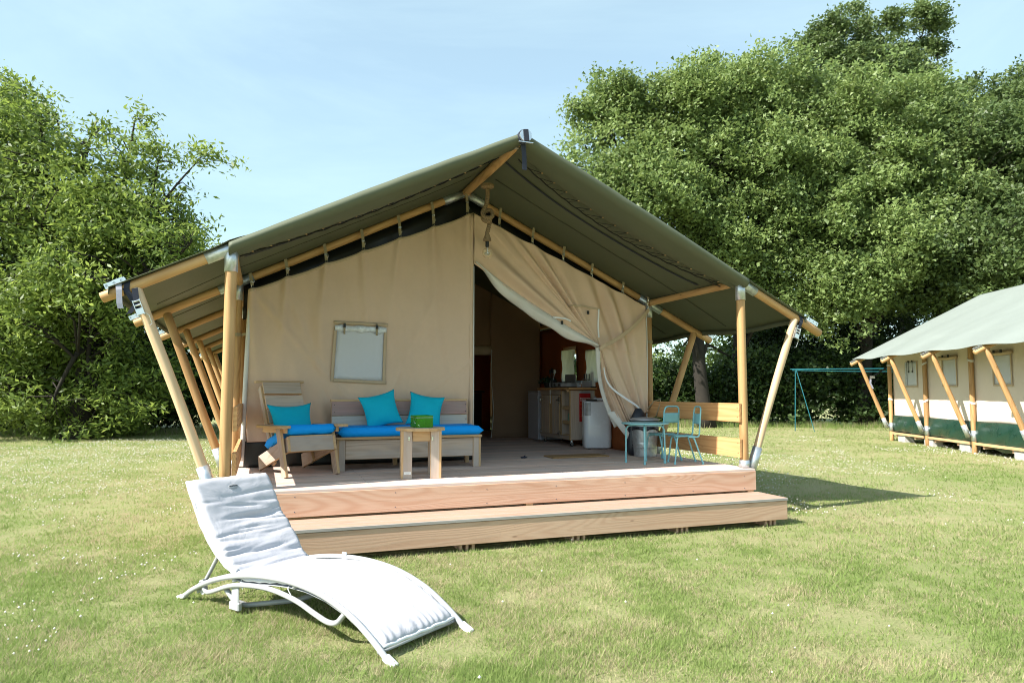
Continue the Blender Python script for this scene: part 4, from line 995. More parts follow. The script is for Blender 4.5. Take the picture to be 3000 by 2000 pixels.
# kitchen block ------------------------------------------------------------------
kc = deck_thing('kitchen_cabinet', 'wooden kitchen block on castors with plank doors and open shelves inside the tent', 'cabinet', -0.63, 3.36, DZ, 0)
KL, KD, K0, K1 = 1.15, 0.46, 0.10, 0.85          # along v, along u, bottom, top
for k, (a, b, m_) in enumerate(((0.0, 0.20, 'scaf'), (0.205, 0.40, 'scaf_white'), (0.405, 0.455, 'scaf'))):
    plank('end_board', ((a + b) / 2, 0.0, K0), ((a + b) / 2, 0.0, K1), b - a, 0.024, [m_, 'sawn'], kc, (1, 0, 0))
plank('corner_edge', (-0.006, 0.005, K0), (-0.006, 0.005, K1), 0.028, 0.012, ['sawn'], kc, (0, 1, 0))
plank('bottom_board', (0.21, 0.02, K0 + .01), (0.21, KL, K0 + .01), 0.42, 0.024, ['sawn'], kc, (1, 0, 0))
plank('front_rail', (0.0, 0.03, K0 + 0.03), (0.0, KL, K0 + 0.03), 0.06, 0.024, ['scaf', 'sawn'], kc)
plank('front_rail', (0.0, 0.33, K1 - 0.03), (0.0, KL, K1 - 0.03), 0.075, 0.024, ['scaf', 'sawn'], kc)
plank('divider', (0.21, 0.33, (K0 + K1) / 2 - .37), (0.21, 0.33, K1), 0.42, 0.024, ['scaf', 'sawn'], kc, (1, 0, 0))
plank('divider', (0.21, KL, K0), (0.21, KL, K1), 0.42, 0.024, ['scaf', 'sawn'], kc, (1, 0, 0))
plank('back_board', (0.43, 0.02, 0.47), (0.43, KL, 0.47), 0.74, 0.02, ['scaf', 'sawn'], kc)
for z in (0.36, 0.585, 0.16): plank('shelf', (0.21, 0.025, z), (0.21, 0.315, z), 0.40, 0.05 if z > .2 else 0.03, ['sawn', 'sawn'], kc, (1, 0, 0))
for k in range(2):
    y0 = 0.355 + k * 0.395
    d_ = MB().build('cupboard_door', 'sawn', kc) if False else None
    for j in range(4):
        plank('door_plank', (-0.014, y0 + 0.045 + j * 0.094, K0 + 0.065), (-0.014, y0 + 0.045 + j * 0.094, K1 - 0.075), 0.090 if j < 3 else 0.082, 0.022, ['scaf', 'sawn'] if not (k == 0 and j == 3) else ['sawn', 'sawn'], kc, (0, 1, 0))
    for z in (0.18, 0.70):
        mb = MB(); yy = y0 if k == 0 else y0 + 0.38
        mb.box((-0.030, yy - 0.004, z), (0.006, 0.03, 0.10)); mb.box((-0.029, yy + (0.05 if k == 0 else -0.05), z), (0.004, 0.09, 0.022)); mb.build('hinge', 'chrome' , kc)
bt = MB(); bt.box((-0.034, 0.69, 0.75), (0.008, 0.012, 0.22)); 
for k in range(7): bt.box((-0.039, 0.69, 0.66 + k * 0.03), (0.003, 0.016, 0.012))
bt.build('bottle_opener_strip', 'white_print', kc)
for (x, y) in ((0.05, 0.06), (0.05, KL - .06), (0.38, 0.06), (0.38, KL - .06)):
    mb = MB(); mb.lathe([(0.020, 0.085), (0.022, 0.07), (0.018, 0.05)], 10, (x, y, 0)); mb.box((x, y - .014, 0.045), (0.03, 0.003, 0.05)); mb.box((x, y + .014, 0.045), (0.03, 0.003, 0.05)); cs_ = mb.build('castor', 'chrome', kc)
    mb = MB(); mb.tube([(x, y - 0.011, 0.028), (x, y + 0.011, 0.028)], 0.028, 14); mb.build('wheel', 'black', cs_)
# worktop
wt = MB(); wt.box((0.20, 0.55, 0.875), (0.52, 1.28, 0.034)); wt.box((0.46, 0.16, 0.875), (0.30, 0.46, 0.033)); wt.build('worktop', 'rail', kc, bev=0.003)
mb = MB(); mb.box((-0.03, 0.03, 0.842), (0.04, 0.03, 0.032)); mb.build('corner_block', 'sawn', kc)
bx = deck_thing('storage_box', 'mint green patterned box on the middle shelf of the kitchen block', 'box', -0.56, 3.42, DZ + 0.386, 0)
mb = MB(); mb.box((0.14, 0.11, 0.055), (0.25, 0.20, 0.11)); mb.build('box_body', 'mint', bx, bev=0.004)
mb = MB()
for i in range(3):
    for j in range(3): mb.box((0.0135, 0.045 + i * 0.06, 0.025 + j * 0.032), (0.002, 0.022, 0.014))
mb.build('printed_dots', 'ink', bx)['kind'] = 'stuff'
bx = deck_thing('plate_stack', 'stack of pale plates on the top shelf of the kitchen block', 'plates', -0.42, 3.52, DZ + 0.612, 0)
for k in range(5):
    mb = MB(); mb.lathe([(0.045, k * 0.009), (0.095, k * 0.009 + 0.010), (0.097, k * 0.009 + 0.013), (0.045, k * 0.009 + 0.004)], 18); mb.build('plate', 'steel', bx, smooth=True)
# things on the worktop
ZT = DZ + 0.893
sv = deck_thing('gas_stove', 'steel two-burner camping stove with black knobs on the worktop', 'stove', -0.68, 3.52, ZT, 0)
mb = MB(); mb.box((0.16, 0.30, 0.042), (0.32, 0.46, 0.062)); mb.build('stove_body', 'steel', sv, bev=0.006)
mb = MB(); mb.box((0.16, 0.30, 0.077), (0.33, 0.47, 0.006)); mb.build('hob_plate', 'steel', sv)
mb = MB(); mb.box((0.30, 0.36, 0.145), (0.015, 0.40, 0.135)); mb.build('lid', 'steel', sv, bev=0.003)
for y in (0.12, 0.30, 0.44):
    mb = MB(); mb.tube([(0.0, y, 0.04), (-0.022, y, 0.04)], 0.017, 12); mb.build('knob', 'black', sv)
for y in (0.18, 0.42):
    mb = MB(); mb.tube([(0.10, y, 0.088), (0.22, y, 0.088)], 0.004, 5); mb.tube([(0.16, y - 0.06, 0.088), (0.16, y + .06, 0.088)], 0.004, 5); mb.lathe([(0.03, 0.08), (0.03, 0.09)], 12, (0.16, y, 0)); mb.build('burner', 'black', sv)
cm = deck_thing('coffee_maker', 'low steel appliance with lid beside the gas stove', 'appliance', -0.44, 3.34, ZT, rad(4))
mb = MB(); mb.box((0.09, 0.08, 0.045), (0.20, 0.16, 0.086)); mb.build('body', 'steel', cm, bev=0.008); mb = MB(); mb.box((0.09, 0.08, 0.096), (0.205, 0.165, 0.014)); mb.build('lid', 'lidgrey', cm, bev=0.005)
mb = MB(); mb.tube([(-0.04, 0.0, 0.05), (-0.04, 0, 0.058)], 0.02, 10); mb.box((-.015, 0.0, .03), (.02, .01, .05)); mb.build('latch', 'chrome', cm)
uj = deck_thing('utensil_jar', 'dark jar holding a whisk and kitchen utensils on the worktop', 'jar', -0.66, 3.96, ZT, 0)
mb = MB(); mb.lathe([(0.045, 0), (0.048, 0.01), (0.048, 0.12), (0.044, 0.125)], 18); mb.build('jar', 'black', uj, smooth=True)
mb = MB()
for k in range(8): mb.box((-0.048, -0.012, 0.01 + k * 0.013), (0.003, 0.012, 0.008))
mb.build('jar_print', 'white_print', uj)['kind'] = 'stuff'
for k, (a, l) in enumerate(((0.3, 0.24), (1.5, 0.26), (2.8, 0.23), (4.4, 0.25))):
    mb = MB(); e_ = (0.04 * math.cos(a), 0.04 * math.sin(a), l); mb.tube([(0, 0, 0.02), e_], 0.004, 6)
    if k == 0: mb.lathe([(0.006, 0.0), (0.026, 0.02), (0.026, 0.05), (0.01, 0.07)], 10, (e_[0], e_[1], e_[2] - .02))
    else: mb.box((e_[0], e_[1], e_[2] + 0.02), (0.008, 0.045, 0.07))
    mb.build('utensil', 'white_print' if k == 0 else 'black', uj)
cb = deck_thing('cutlery_basket', 'wire basket with knives next to the paper towel roll', 'basket', -0.34, 3.40, ZT, 0)
mb = MB()
for z in (0.0, 0.03, 0.06, 0.09, 0.13): mb.tube([(-0.045, -0.045, z + .003), (0.045, -0.045, z + .003), (0.045, 0.045, z + .003), (-0.045, 0.045, z + .003)], 0.002, 5, closed=True)
for k in range(4):
    for (x, y) in ((-0.045 + k * 0.03, -0.045), (-0.045 + k * 0.03, 0.045), (-0.045, -0.045 + k * 0.03), (0.045, -0.045 + k * 0.03)): mb.tube([(x, y, 0.003), (x, y, 0.133)], 0.0018, 5)
mb.build('wire_basket', 'chrome', cb)
for k, (x, y) in enumerate(((-0.02, 0.0), (0.01, 0.01), (0.025, -0.02))):
    mb = MB(); mb.box((x * 1.6, y, 0.16), (0.012, 0.020, 0.10)); mb.box((x, y, 0.08), (0.003, 0.02, 0.10)); mb.build('knife', 'black', cb)
pr = deck_thing('paper_towel_holder', 'white paper towel roll on a black stand on the worktop', 'paper towel', -0.215, 3.38, ZT, 0)
mb = MB(); mb.lathe([(0.08, 0), (0.08, 0.012), (0.02, 0.016)], 20); mb.build('stand_base', 'black', pr, smooth=True)
mb = MB(); mb.lathe([(0.052, 0.018), (0.054, 0.02), (0.054, 0.235), (0.052, 0.237), (0.018, 0.237)], 24); mb.build('paper_roll', 'paper', pr, smooth=True)
mb = MB(); mb.tube([(0, 0, 0.01), (0, 0, 0.262)], 0.006, 8); mb.lathe([(0.012, 0.26), (0.016, 0.272), (0.004, 0.285)], 10); mb.build('stand_pole', 'black', pr, smooth=True)
po = deck_thing('potted_herb', 'dark leafy herb plant behind the jar at the far end of the worktop', 'plant', -0.55, 4.42, ZT, 0)
mb = MB(); mb.lathe([(0.05, 0), (0.065, 0.09), (0.06, 0.09)], 16); mb.build('pot', 'black', po, smooth=True)
mb = MB()
for k in range(260):
    a = random.uniform(0, 6.28); r_ = random.uniform(0, 0.2) ; z = 0.08 + random.uniform(0, 0.09) * (1.2 - r_ * 3); c_ = Vector((r_ * math.cos(a) * 0.7, r_ * math.sin(a) * 1.3, z)); d1 = Vector((random.uniform(-1, 1), random.uniform(-1, 1), random.uniform(-.3, .6))).normalized() * 0.02; d2 = d1.orthogonal().normalized() * 0.012
    mb.add([c_ - d1, c_ + d2, c_ + d1, c_ - d2], [(0, 1, 2, 3)])
mb.build('leaves', 'plantpot', po)['kind'] = 'stuff'
# fire blanket on the end panel
fb = deck_thing('fire_blanket', 'red fire blanket pouch with white lettering hanging on the kitchen block end', 'fire blanket', -0.40, 3.338, DZ + 0.36, 0)
mb = MB(); mb.box((0, -0.008, 0.23), (0.19, 0.018, 0.43)); mb.build('pouch', 'red', fb, bev=0.006)
mb = MB(); mb.box((0.0, -0.004, 0.458), (0.17, 0.006, 0.035)); mb.build('hanging_flap', 'lidgrey', fb)
text_obj('lettering', 'FIRE BLANKET', 0.027, 'white_print', fb, frame_matrix((0, -0.0182, 0.365), (1, 0, 0), (0, 0, 1)), bold=0.0006)
mb = MB()
for k in range(4): mb.box((-0.03 + 0.0, -0.0182, 0.28 - k * 0.062), (0.11, 0.001, 0.006))
for k in range(8): mb.box((-0.03, -0.0182, 0.298 - k * 0.028), (0.11, 0.001, 0.0022))
mb.build('printed_lines', 'orange_print', fb)['kind'] = 'stuff'
mb = MB(); mb.box((-0.055, -0.0182, 0.335), (0.05, 0.001, 0.010)); mb.box((0.055, -0.0182, 0.335), (0.014, 0.001, 0.012)); mb.box((0.078, -0.0182, 0.335), (0.010, 0.001, 0.010)); mb.build('small_print', 'white_print', fb)['kind'] = 'stuff'
for x in (-0.025, 0.015):
    ribbon('pull_tab', [(x, -0.008, 0.02), (x + 0.006, -0.010, -0.05), (x + 0.012, -0.006, -0.135)], 0.022, 'cord', fb, (1, 0, 0))
sk_ = deck_thing('wall_socket', 'grey power socket with cable on the kitchen block end above the air conditioner', 'socket', -0.20, 3.338, DZ + 0.72, 0)
mb = MB(); mb.box((0, -0.018, 0), (0.085, 0.036, 0.085)); mb.build('socket_box', 'steel', sk_, bev=0.005)
mb = MB(); mb.tube([(0, -0.036, 0), (0, -0.039, 0)], 0.026, 16); mb.build('socket_face', 'white_print', sk_)
mb = MB(); mb.tube(smooth_path([(0, -0.02, 0.04), (-0.005, -0.025, 0.08), (0.03, -0.02, 0.12), (0.10, -0.01, 0.125)], 5), 0.005, 6); mb.build('cable', 'black', sk_)
# fridge
fr_ = deck_thing('fridge', 'small pale grey fridge at the far side of the kitchen block', 'fridge', -0.64, 4.57, DZ, 0)
mb = MB(); mb.box((0.24, 0.24, 0.42), (0.44, 0.46, 0.80)); mb.build('fridge_body', 'fridge', fr_, bev=0.01)
mb = MB(); mb.box((0.0, 0.24, 0.42), (0.035, 0.46, 0.79)); dr = mb.build('fridge_door', 'fridge', fr_, bev=0.008)
mb = MB(); mb.box((0.22, 0.24, 0.832), (0.48, 0.48, 0.022)); mb.build('fridge_top', 'fridge', fr_, bev=0.004)
mb = MB(); mb.box((-0.022, 0.05, 0.74), (0.008, 0.015, 0.05)); mb.build('door_handle', 'lidgrey', dr)

# portable air conditioner ------------------------------------------------------
ac = deck_thing('air_conditioner', 'white portable air conditioner with side grille standing by the kitchen block', 'air conditioner', -0.395, 2.96, DZ, rad(-18))
def rrect(w, d, r, n=5):
    out = []
    for cx_, cy_, a0 in ((w / 2 - r, d / 2 - r, 0), (-w / 2 + r, d / 2 - r, 90), (-w / 2 + r, -d / 2 + r, 180), (w / 2 - r, -d / 2 + r, 270)):
        for k in range(n + 1): a = rad(a0 + 90 * k / n); out.append((cx_ + r * math.cos(a), cy_ + r * math.sin(a)))
    return out
def extrude_profile(mb, layers, mi=0):       # layers: list of (z, [(x,y)...]) of equal length
    b = len(mb.v); n = len(layers[0][1])
    for z, pl in layers: mb.v += [(x, y, (z(x, y) if callable(z) else z)) for x, y in pl]
    for i in range(len(layers) - 1):
        for k in range(n): k2 = (k + 1) % n; mb.f.append((b + i * n + k, b + i * n + k2, b + (i + 1) * n + k2, b + (i + 1) * n + k)); mb.m.append(mi)
    mb.f.append(tuple(b + k for k in reversed(range(n)))); mb.m.append(mi)
    e_ = b + (len(layers) - 1) * n; mb.f.append(tuple(e_ + k for k in range(n))); mb.m.append(mi)
mb = MB(); slope = lambda z0: (lambda x, y: z0 - 0.035 * max(0, (-y + 0.05)) / 0.2)
extrude_profile(mb, [(0.02, rrect(0.385, 0.33, 0.08)), (0.03, rrect(0.40, 0.345, 0.085)), (0.20, rrect(0.41, 0.35, 0.085)), (slope(0.70), rrect(0.40, 0.34, 0.085)), (slope(0.718), rrect(0.385, 0.325, 0.05)), (slope(0.724), rrect(0.34, 0.28, 0.04))])
mb.build('case', 'ac', ac, smooth=True, angle=40)
mb = MB(); mb.box((-0.085, -0.105, 0.708), (0.16, 0.075, 0.012), Matrix.Rotation(rad(10), 3, 'X')); mb.build('control_panel', 'black', ac, bev=0.003)
mb = MB(); extrude_profile(mb, [(0.70, [(x + .06, y + .07) for x, y in rrect(0.2, 0.12, 0.03)]), (0.735, [(x + .06, y + .07) for x, y in rrect(0.19, 0.11, 0.03)])]); mb.build('air_outlet', 'ac', ac, smooth=True)
gr = MB()
for k in range(15): gr.box((-0.2045, -0.10 + 0.0, 0.665 - k * 0.0125), (0.004, 0.085, 0.005))
for k in range(15): gr.box((-0.150, -0.1745, 0.665 - k * 0.0125), (0.085, 0.004, 0.005))
gr.build('grille_slots', 'grille', ac)['kind'] = 'stuff'
mb = MB(); mb.tube([(0.12, -0.10, 0.0), (0.12, -0.10, 0.02)], 0.02, 10); mb.tube([(-0.12, -0.10, 0.0), (-0.12, -0.10, 0.02)], 0.02, 10); mb.tube([(0.12, 0.10, 0.0), (0.12, 0.10, 0.02)], 0.02, 10); mb.tube([(-0.12, 0.10, 0.0), (-0.12, 0.10, 0.02)], 0.02, 10); mb.build('feet', 'black', ac)
mb = MB(); mb.tube([(0.203, 0.02, 0.36), (0.22, 0.02, 0.36)], 0.016, 12); mb.build('drain_cap', 'lidgrey', ac)

# bin -------------------------------------------------------------------------------
bn = deck_thing('galvanised_drinks_tub', 'ribbed galvanised tub with tap, black bag and grey lid behind the little table', 'bin', -0.365, 1.66, DZ, rad(-30))
mb = MB(); pf = [(0.135, 0.0), (0.142, 0.006)]
for k in range(24):
    z = 0.015 + k * 0.016; r_ = 0.142 + 0.028 * z / 0.4
    if 0.10 < z < 0.19: r_ += 0.006 * (k % 2)
    pf.append((r_, z))
pf += [(0.176, 0.40), (0.172, 0.402)]
mb.lathe(pf, 40); mb.build('tub', 'galv', bn, smooth='all')
mb = MB(); mb.lathe([(0.176 + 0.004 * math.sin(k), 0.345 + k * 0.012) for k in range(10)] + [(0.17, 0.465)], 40)
mb.v = [(x * (1 + 0.035 * mnoise.noise((x * 14, y * 14, z * 8))) + 0.0, y * (1 + 0.035 * mnoise.noise((x * 14, y * 14, z * 8))), z + (0.02 * math.sin(math.atan2(y, x) * 5) if z < 0.36 else 0)) for x, y, z in mb.v]; mb.build('bin_bag', 'bag', bn, smooth='all')
mb = MB(); mb.lathe([(0.192, 0.462), (0.195, 0.468), (0.192, 0.480), (0.15, 0.492), (0.06, 0.500), (0.01, 0.501)], 40); mb.build('lid', 'lidgrey', bn, smooth=True)
mb = MB(); mb.tube([(0, -0.14, 0.07), (0, -0.185, 0.07)], 0.010, 10); mb.tube([(0, -0.178, 0.075), (0, -0.182, 0.03)], 0.008, 8); mb.tube([(0, -0.17, 0.075), (0, -0.17, 0.10)], 0.006, 8); mb.tube([(-0.018, -0.17, 0.098), (0.018, -0.17, 0.098)], 0.005, 8); mb.build('tap', 'black', bn)
bg_ = deck_thing('bag_bundle', 'dark green plastic bundle behind the tub under the curtain', 'bag', -0.33, 1.86, DZ, 0)
mb = MB(); mb.lathe([(0.16, 0.0), (0.19, 0.10), (0.16, 0.30), (0.12, 0.48), (0.05, 0.60), (0.01, 0.62)], 28)
mb.v = [(x + 0.025 * mnoise.noise((x * 9, y * 9, z * 6)), y * 0.55 + 0.02 * mnoise.noise((x * 9, y * 9, z * 6 + 9)), z) for x, y, z in mb.v]; mb.build('bundle', 'bag', bg_, smooth='all')

# children's table and chairs -------------------------------------------------------
kt = deck_thing('kids_table', 'small round light blue metal table on the deck beside two little chairs', 'table', -0.80, 0.93, DZ, rad(12))
mb = MB(); mb.lathe([(0.262, 0.452), (0.272, 0.455), (0.274, 0.462), (0.270, 0.469), (0.258, 0.471), (0.02, 0.468)], 40); mb.build('table_top', 'teal', kt, smooth=True)
for k in range(2):
    mb = MB(); a = rad(45 + 90 * k); c_, s_ = math.cos(a), math.sin(a)
    for sg in (-1, 1):
        mb = MB(); mb.tube(smooth_path([(0, 0, 0.438), (0.12 * c_ * sg, 0.12 * s_ * sg, 0.438), (0.185 * c_ * sg, 0.185 * s_ * sg, 0.430), (0.212 * c_ * sg, 0.212 * s_ * sg, 0.40), (0.220 * c_ * sg, 0.220 * s_ * sg, 0.35), (0.225 * c_ * sg, 0.225 * s_ * sg, 0.02)], 6), 0.0105, 10)
        lg = mb.build('leg', 'teal', kt, smooth='all')
        mb = MB(); mb.lathe([(0.0135, 0.0), (0.0145, 0.004), (0.0125, 0.035)], 10, (0.225 * c_ * sg, 0.225 * s_ * sg, 0)); mb.build('foot_cap', 'teal', lg, smooth=True)
def kid_chair(label, u, v, fx, fy):
    ph = math.atan2(fx, -fy)           # local +y points to the back of the chair
    c = deck_thing('kids_chair', label, 'chair', u, v, DZ, ph, 'little blue metal chairs')
    w = 0.125
    mb = MB(); P = smooth_path([(-w, 0.03, 0.31), (-w, 0.13, 0.312), (-w, 0.155, 0.335), (-w, 0.162, 0.40), (-w, 0.175, 0.56), (-w + 0.012, 0.183, 0.628), (-w + 0.05, 0.186, 0.652), (0, 0.186, 0.654), (w - 0.05, 0.186, 0.652), (w - 0.012, 0.183, 0.628), (w, 0.175, 0.56), (w, 0.162, 0.40), (w, 0.155, 0.335), (w, 0.13, 0.312), (w, 0.03, 0.31)], 6)
    mb.tube(P, 0.0095, 8); mb.build('back_frame', 'teal', c, smooth='all')
    mb = MB(); mb.grid(10, 5, lambda s, t: (lerp(-w, w, s), 0.172 + 0.012 * t - 0.012 * math.sin(math.pi * s), lerp(0.455, 0.575, t))); mb.build('back_panel', 'teal', c, smooth='all', solid=0.003)
    mb = MB(); cushion_mesh(mb, 0.265, 0.25, 0.018, 12, 12, 0.02, 1); st_ = mb.build('seat', 'teal', c, smooth='all', loc=(0, 0.0, 0.318)); merge(st_)
    for sx in (-1, 1):
        mb = MB(); mb.tube(smooth_path([(sx * 0.03, -0.085, 0.300), (sx * 0.09, -0.088, 0.300), (sx * 0.112, -0.093, 0.292), (sx * 0.122, -0.102, 0.265), (sx * 0.142, -0.135, 0.01)], 6), 0.0095, 8); lg = mb.build('leg', 'teal', c, smooth='all')
        mb = MB(); mb.lathe([(0.013, 0), (0.0135, 0.004), (0.0115, 0.03)], 10, (sx * .142, -.135, 0)); mb.build('foot_cap', 'teal', lg, smooth=True)
        mb = MB(); mb.tube(smooth_path([(sx * 0.03, 0.085, 0.300), (sx * 0.09, 0.088, 0.300), (sx * 0.112, 0.095, 0.292), (sx * 0.122, 0.108, 0.265), (sx * 0.142, 0.19, 0.01)], 6), 0.0095, 8); lg = mb.build('leg', 'teal', c, smooth='all')
        mb = MB(); mb.lathe([(0.013, 0), (0.0135, 0.004), (0.0115, 0.03)], 10, (sx * .142, .19, 0)); mb.build('foot_cap', 'teal', lg, smooth=True)
    return c
kid_chair('light blue little metal chair showing its back square-on, nearer the tub', -0.43, 1.17, -0.22, 0.97)
kid_chair('light blue little metal chair seen sideways, nearer the railing', -0.40, 0.76, -0.95, 0.30)

# doormat and bits on the deck --------------------------------------------------------
mt = MB(); mt.box((0, 0, 0.008), (0.78, 0.32, 0.016)); o = mt.build('doormat', 'mat', None, bev=0.004); o.location = WL(-1.22, 1.92, DZ + 0.001); o.rotation_euler = (0, 0, YAW); tag(o, 'flat brown coir doormat lying in front of the open tent entrance', 'doormat')
dz_ = deck_thing('shoe', 'small dark blue object lying on the deck left of the doormat', 'shoe', -1.93, 1.95, DZ, rad(10))
mb = MB(); cushion_mesh(mb, 0.09, 0.035, 0.022, 8, 6, 0.02, 2); merge(mb.build('sole', 'strap', dz_, smooth='all', loc=(0, 0, 0.012))); mb = MB(); mb.tube(smooth_path([(0.0, -0.012, 0.02), (0.02, 0, 0.035), (0.0, 0.012, 0.02)], 4), 0.004, 5); mb.build('toe_strap', 'strap', dz_)
ds = deck_thing('metal_dish', 'tiny silver dish on the deck right of the doormat', 'dish', -0.72, 2.12, DZ, 0)
mb = MB(); mb.lathe([(0.015, 0.001), (0.028, 0.012), (0.030, 0.013), (0.015, 0.004)], 16); mb.build('dish', 'chrome', ds, smooth=True)
mb = MB(); mb.tube([(-0.008, 0, 0.006), (0.012, 0.004, 0.014)], 0.003, 6); mb.build('cigarette_stub', 'black', ds)

# ------------------------------------------------------------------ sun lounger
LA = Vector((-0.62, 3.52, 0)); LB = Vector((-2.13, 4.58, 0))
la_ax = (LA - LB).normalized(); lrz = math.atan2(la_ax.y, la_ax.x)
lo = thing('sun_lounger', 'light grey tubular aluminium sun lounger on the grass in front of the deck', 'sun lounger', LB, lrz)
prof_s = [(0.50, 0.222), (0.60, 0.208), (0.75, 0.220), (0.90, 0.240), (1.05, 0.252), (1.20, 0.250), (1.36, 0.228), (1.52, 0.182), (1.66, 0.120), (1.785, 0.052)]
arch = [(-0.03, 0.012), (0.12, 0.095), (0.36, 0.186), (0.631, 0.246), (0.885, 0.274), (1.122, 0.276), (1.345, 0.250), (1.555, 0.188), (1.719, 0.103), (1.845, 0.018)]
low = [(0.19, 0.105), (0.225, 0.082), (0.30, 0.100), (0.45, 0.152), (0.603, 0.184), (0.86, 0.203), (1.10, 0.180), (1.27, 0.136), (1.38, 0.112), (1.45, 0.122), (1.50, 0.165), (1.52, 0.185)]
for y in (0.0, 0.60):
    mb = MB(); mb.tube(smooth_path([(s, y, z) for s, z in arch], 6), 0.0165, 12); mb.build('arched_side_tube', 'frame', lo, smooth='all')
    mb = MB(); yy = y + (0.012 if y == 0 else -0.012); mb.tube(smooth_path([(s, yy, z) for s, z in low], 6), 0.0150, 12); mb.build('lower_side_tube', 'frame', lo, smooth='all')
    for s, z in (arch[0], arch[-1]):
        mb = MB(); mb.box((s + (0.02 if s > 1 else -0.005), y, 0.014), (0.085, 0.042, 0.030), Matrix.Rotation(rad(25 if s > 1 else -20), 3, 'Y')); mb.build('foot_cap', 'piping', lo, bev=0.008, seg=2)
bk_ = [(0.50, 0.262), (0.40, 0.30), (0.28, 0.385), (0.13, 0.53), (0.02, 0.70)]
mb = MB()
P = [(s, 0.045, z - 0.02) for s, z in bk_]; Q = [(s, 0.555, z - 0.02) for s, z in reversed(bk_)]
mb.tube(smooth_path(P + [(0.0, 0.07, 0.725), (-0.005, 0.3, 0.73), (0.0, 0.53, 0.725)] + Q, 5), 0.014, 10); mb.build('backrest_frame', 'frame', lo, smooth='all')
mb = MB(); mb.grid(12, 20, lambda a, b: (lambda p: (p.x, lerp(0.05, 0.55, a), p.z - 0.025))(Vector((0, 0, 0)) + [Vector((q[0], 0, q[1])) for q in [(0.50, 0.262), (0.40, 0.30), (0.28, 0.385), (0.13, 0.53), (0.02, 0.70)]][min(4, int(b * 4 + 0.001))].lerp([Vector((q[0], 0, q[1])) for q in bk_][min(4, int(b * 4 + 0.001) + 1)], (b * 4) % 1 if b < 1 else 0))); mb.build('backrest_sling', 'sling', lo, smooth='all', solid=0.003)
mb = MB(); mb.grid(10, 30, lambda a, b: (lambda s: (s, lerp(0.01, 0.59, a), np.interp(s, [q[0] for q in prof_s], [q[1] for q in prof_s]) - 0.012))(lerp(0.50, 1.78, b))); mb.build('seat_sling', 'sling', lo, smooth='all', solid=0.003)
for s in (0.52, 1.10, 1.78):
    z = float(np.interp(s, [q[0] for q in arch], [q[1] for q in arch])) - 0.02
    mb = MB(); mb.tube([(s, 0.0, z), (s, 0.60, z)], 0.012, 10); mb.build('cross_bar', 'frame', lo, smooth='all')
# prop frame under the backrest, with its notched feet
mb = MB(); mb.tube(smooth_path([(0.30, 0.06, 0.35), (0.20, 0.06, 0.22), (0.11, 0.06, 0.105)], 4), 0.013, 10); mb.tube(smooth_path([(0.30, 0.54, 0.35), (0.20, 0.54, 0.22), (0.11, 0.54, 0.105)], 4), 0.013, 10); mb.tube([(0.13, 0.02, 0.125), (0.13, 0.58, 0.125)], 0.012, 10); mb.build('backrest_prop', 'frame', lo, smooth='all')
for y in (0.03, 0.57):
    mb = MB(); mb.box((0.13, y, 0.10), (0.10, 0.02, 0.05), Matrix.Rotation(rad(-35), 3, 'Y')); mb.lathe([(0.032, -0.01), (0.032, 0.01)], 14, (0, 0, 0))
    n0 = len(mb.v) - 28; mb.v[n0:] = [(x + 0.16, z_ + y, y_ + 0.085) for x, y_, z_ in mb.v[n0:]]; mb.build('notched_bracket', 'frame', lo)
mb = MB(); mb.tube([(0.40, 0.03, 0.13), (0.46, 0.05, 0.06), (0.52, 0.10, 0.03), (0.75, 0.30, 0.05), (0.95, 0.5, 0.13)], 0.016, 10); mb.build('lower_brace', 'frame', lo, smooth='all')
mb = MB(); mb.box((0.52, 0.02, 0.105), (0.075, 0.012, 0.115)); mb.box((0.52, 0.022, 0.045), (0.10, 0.03, 0.050)); mb.build('side_bracket', 'frame', lo, bev=0.006)
mb = MB(); mb.box((0.85, 0.59, 0.240), (0.045, 0.012, 0.13)); mb.tube([(0.55, 0.585, 0.205), (1.05, 0.585, 0.205)], 0.012, 8); mb.build('side_bracket', 'frame', lo, bev=0.004)
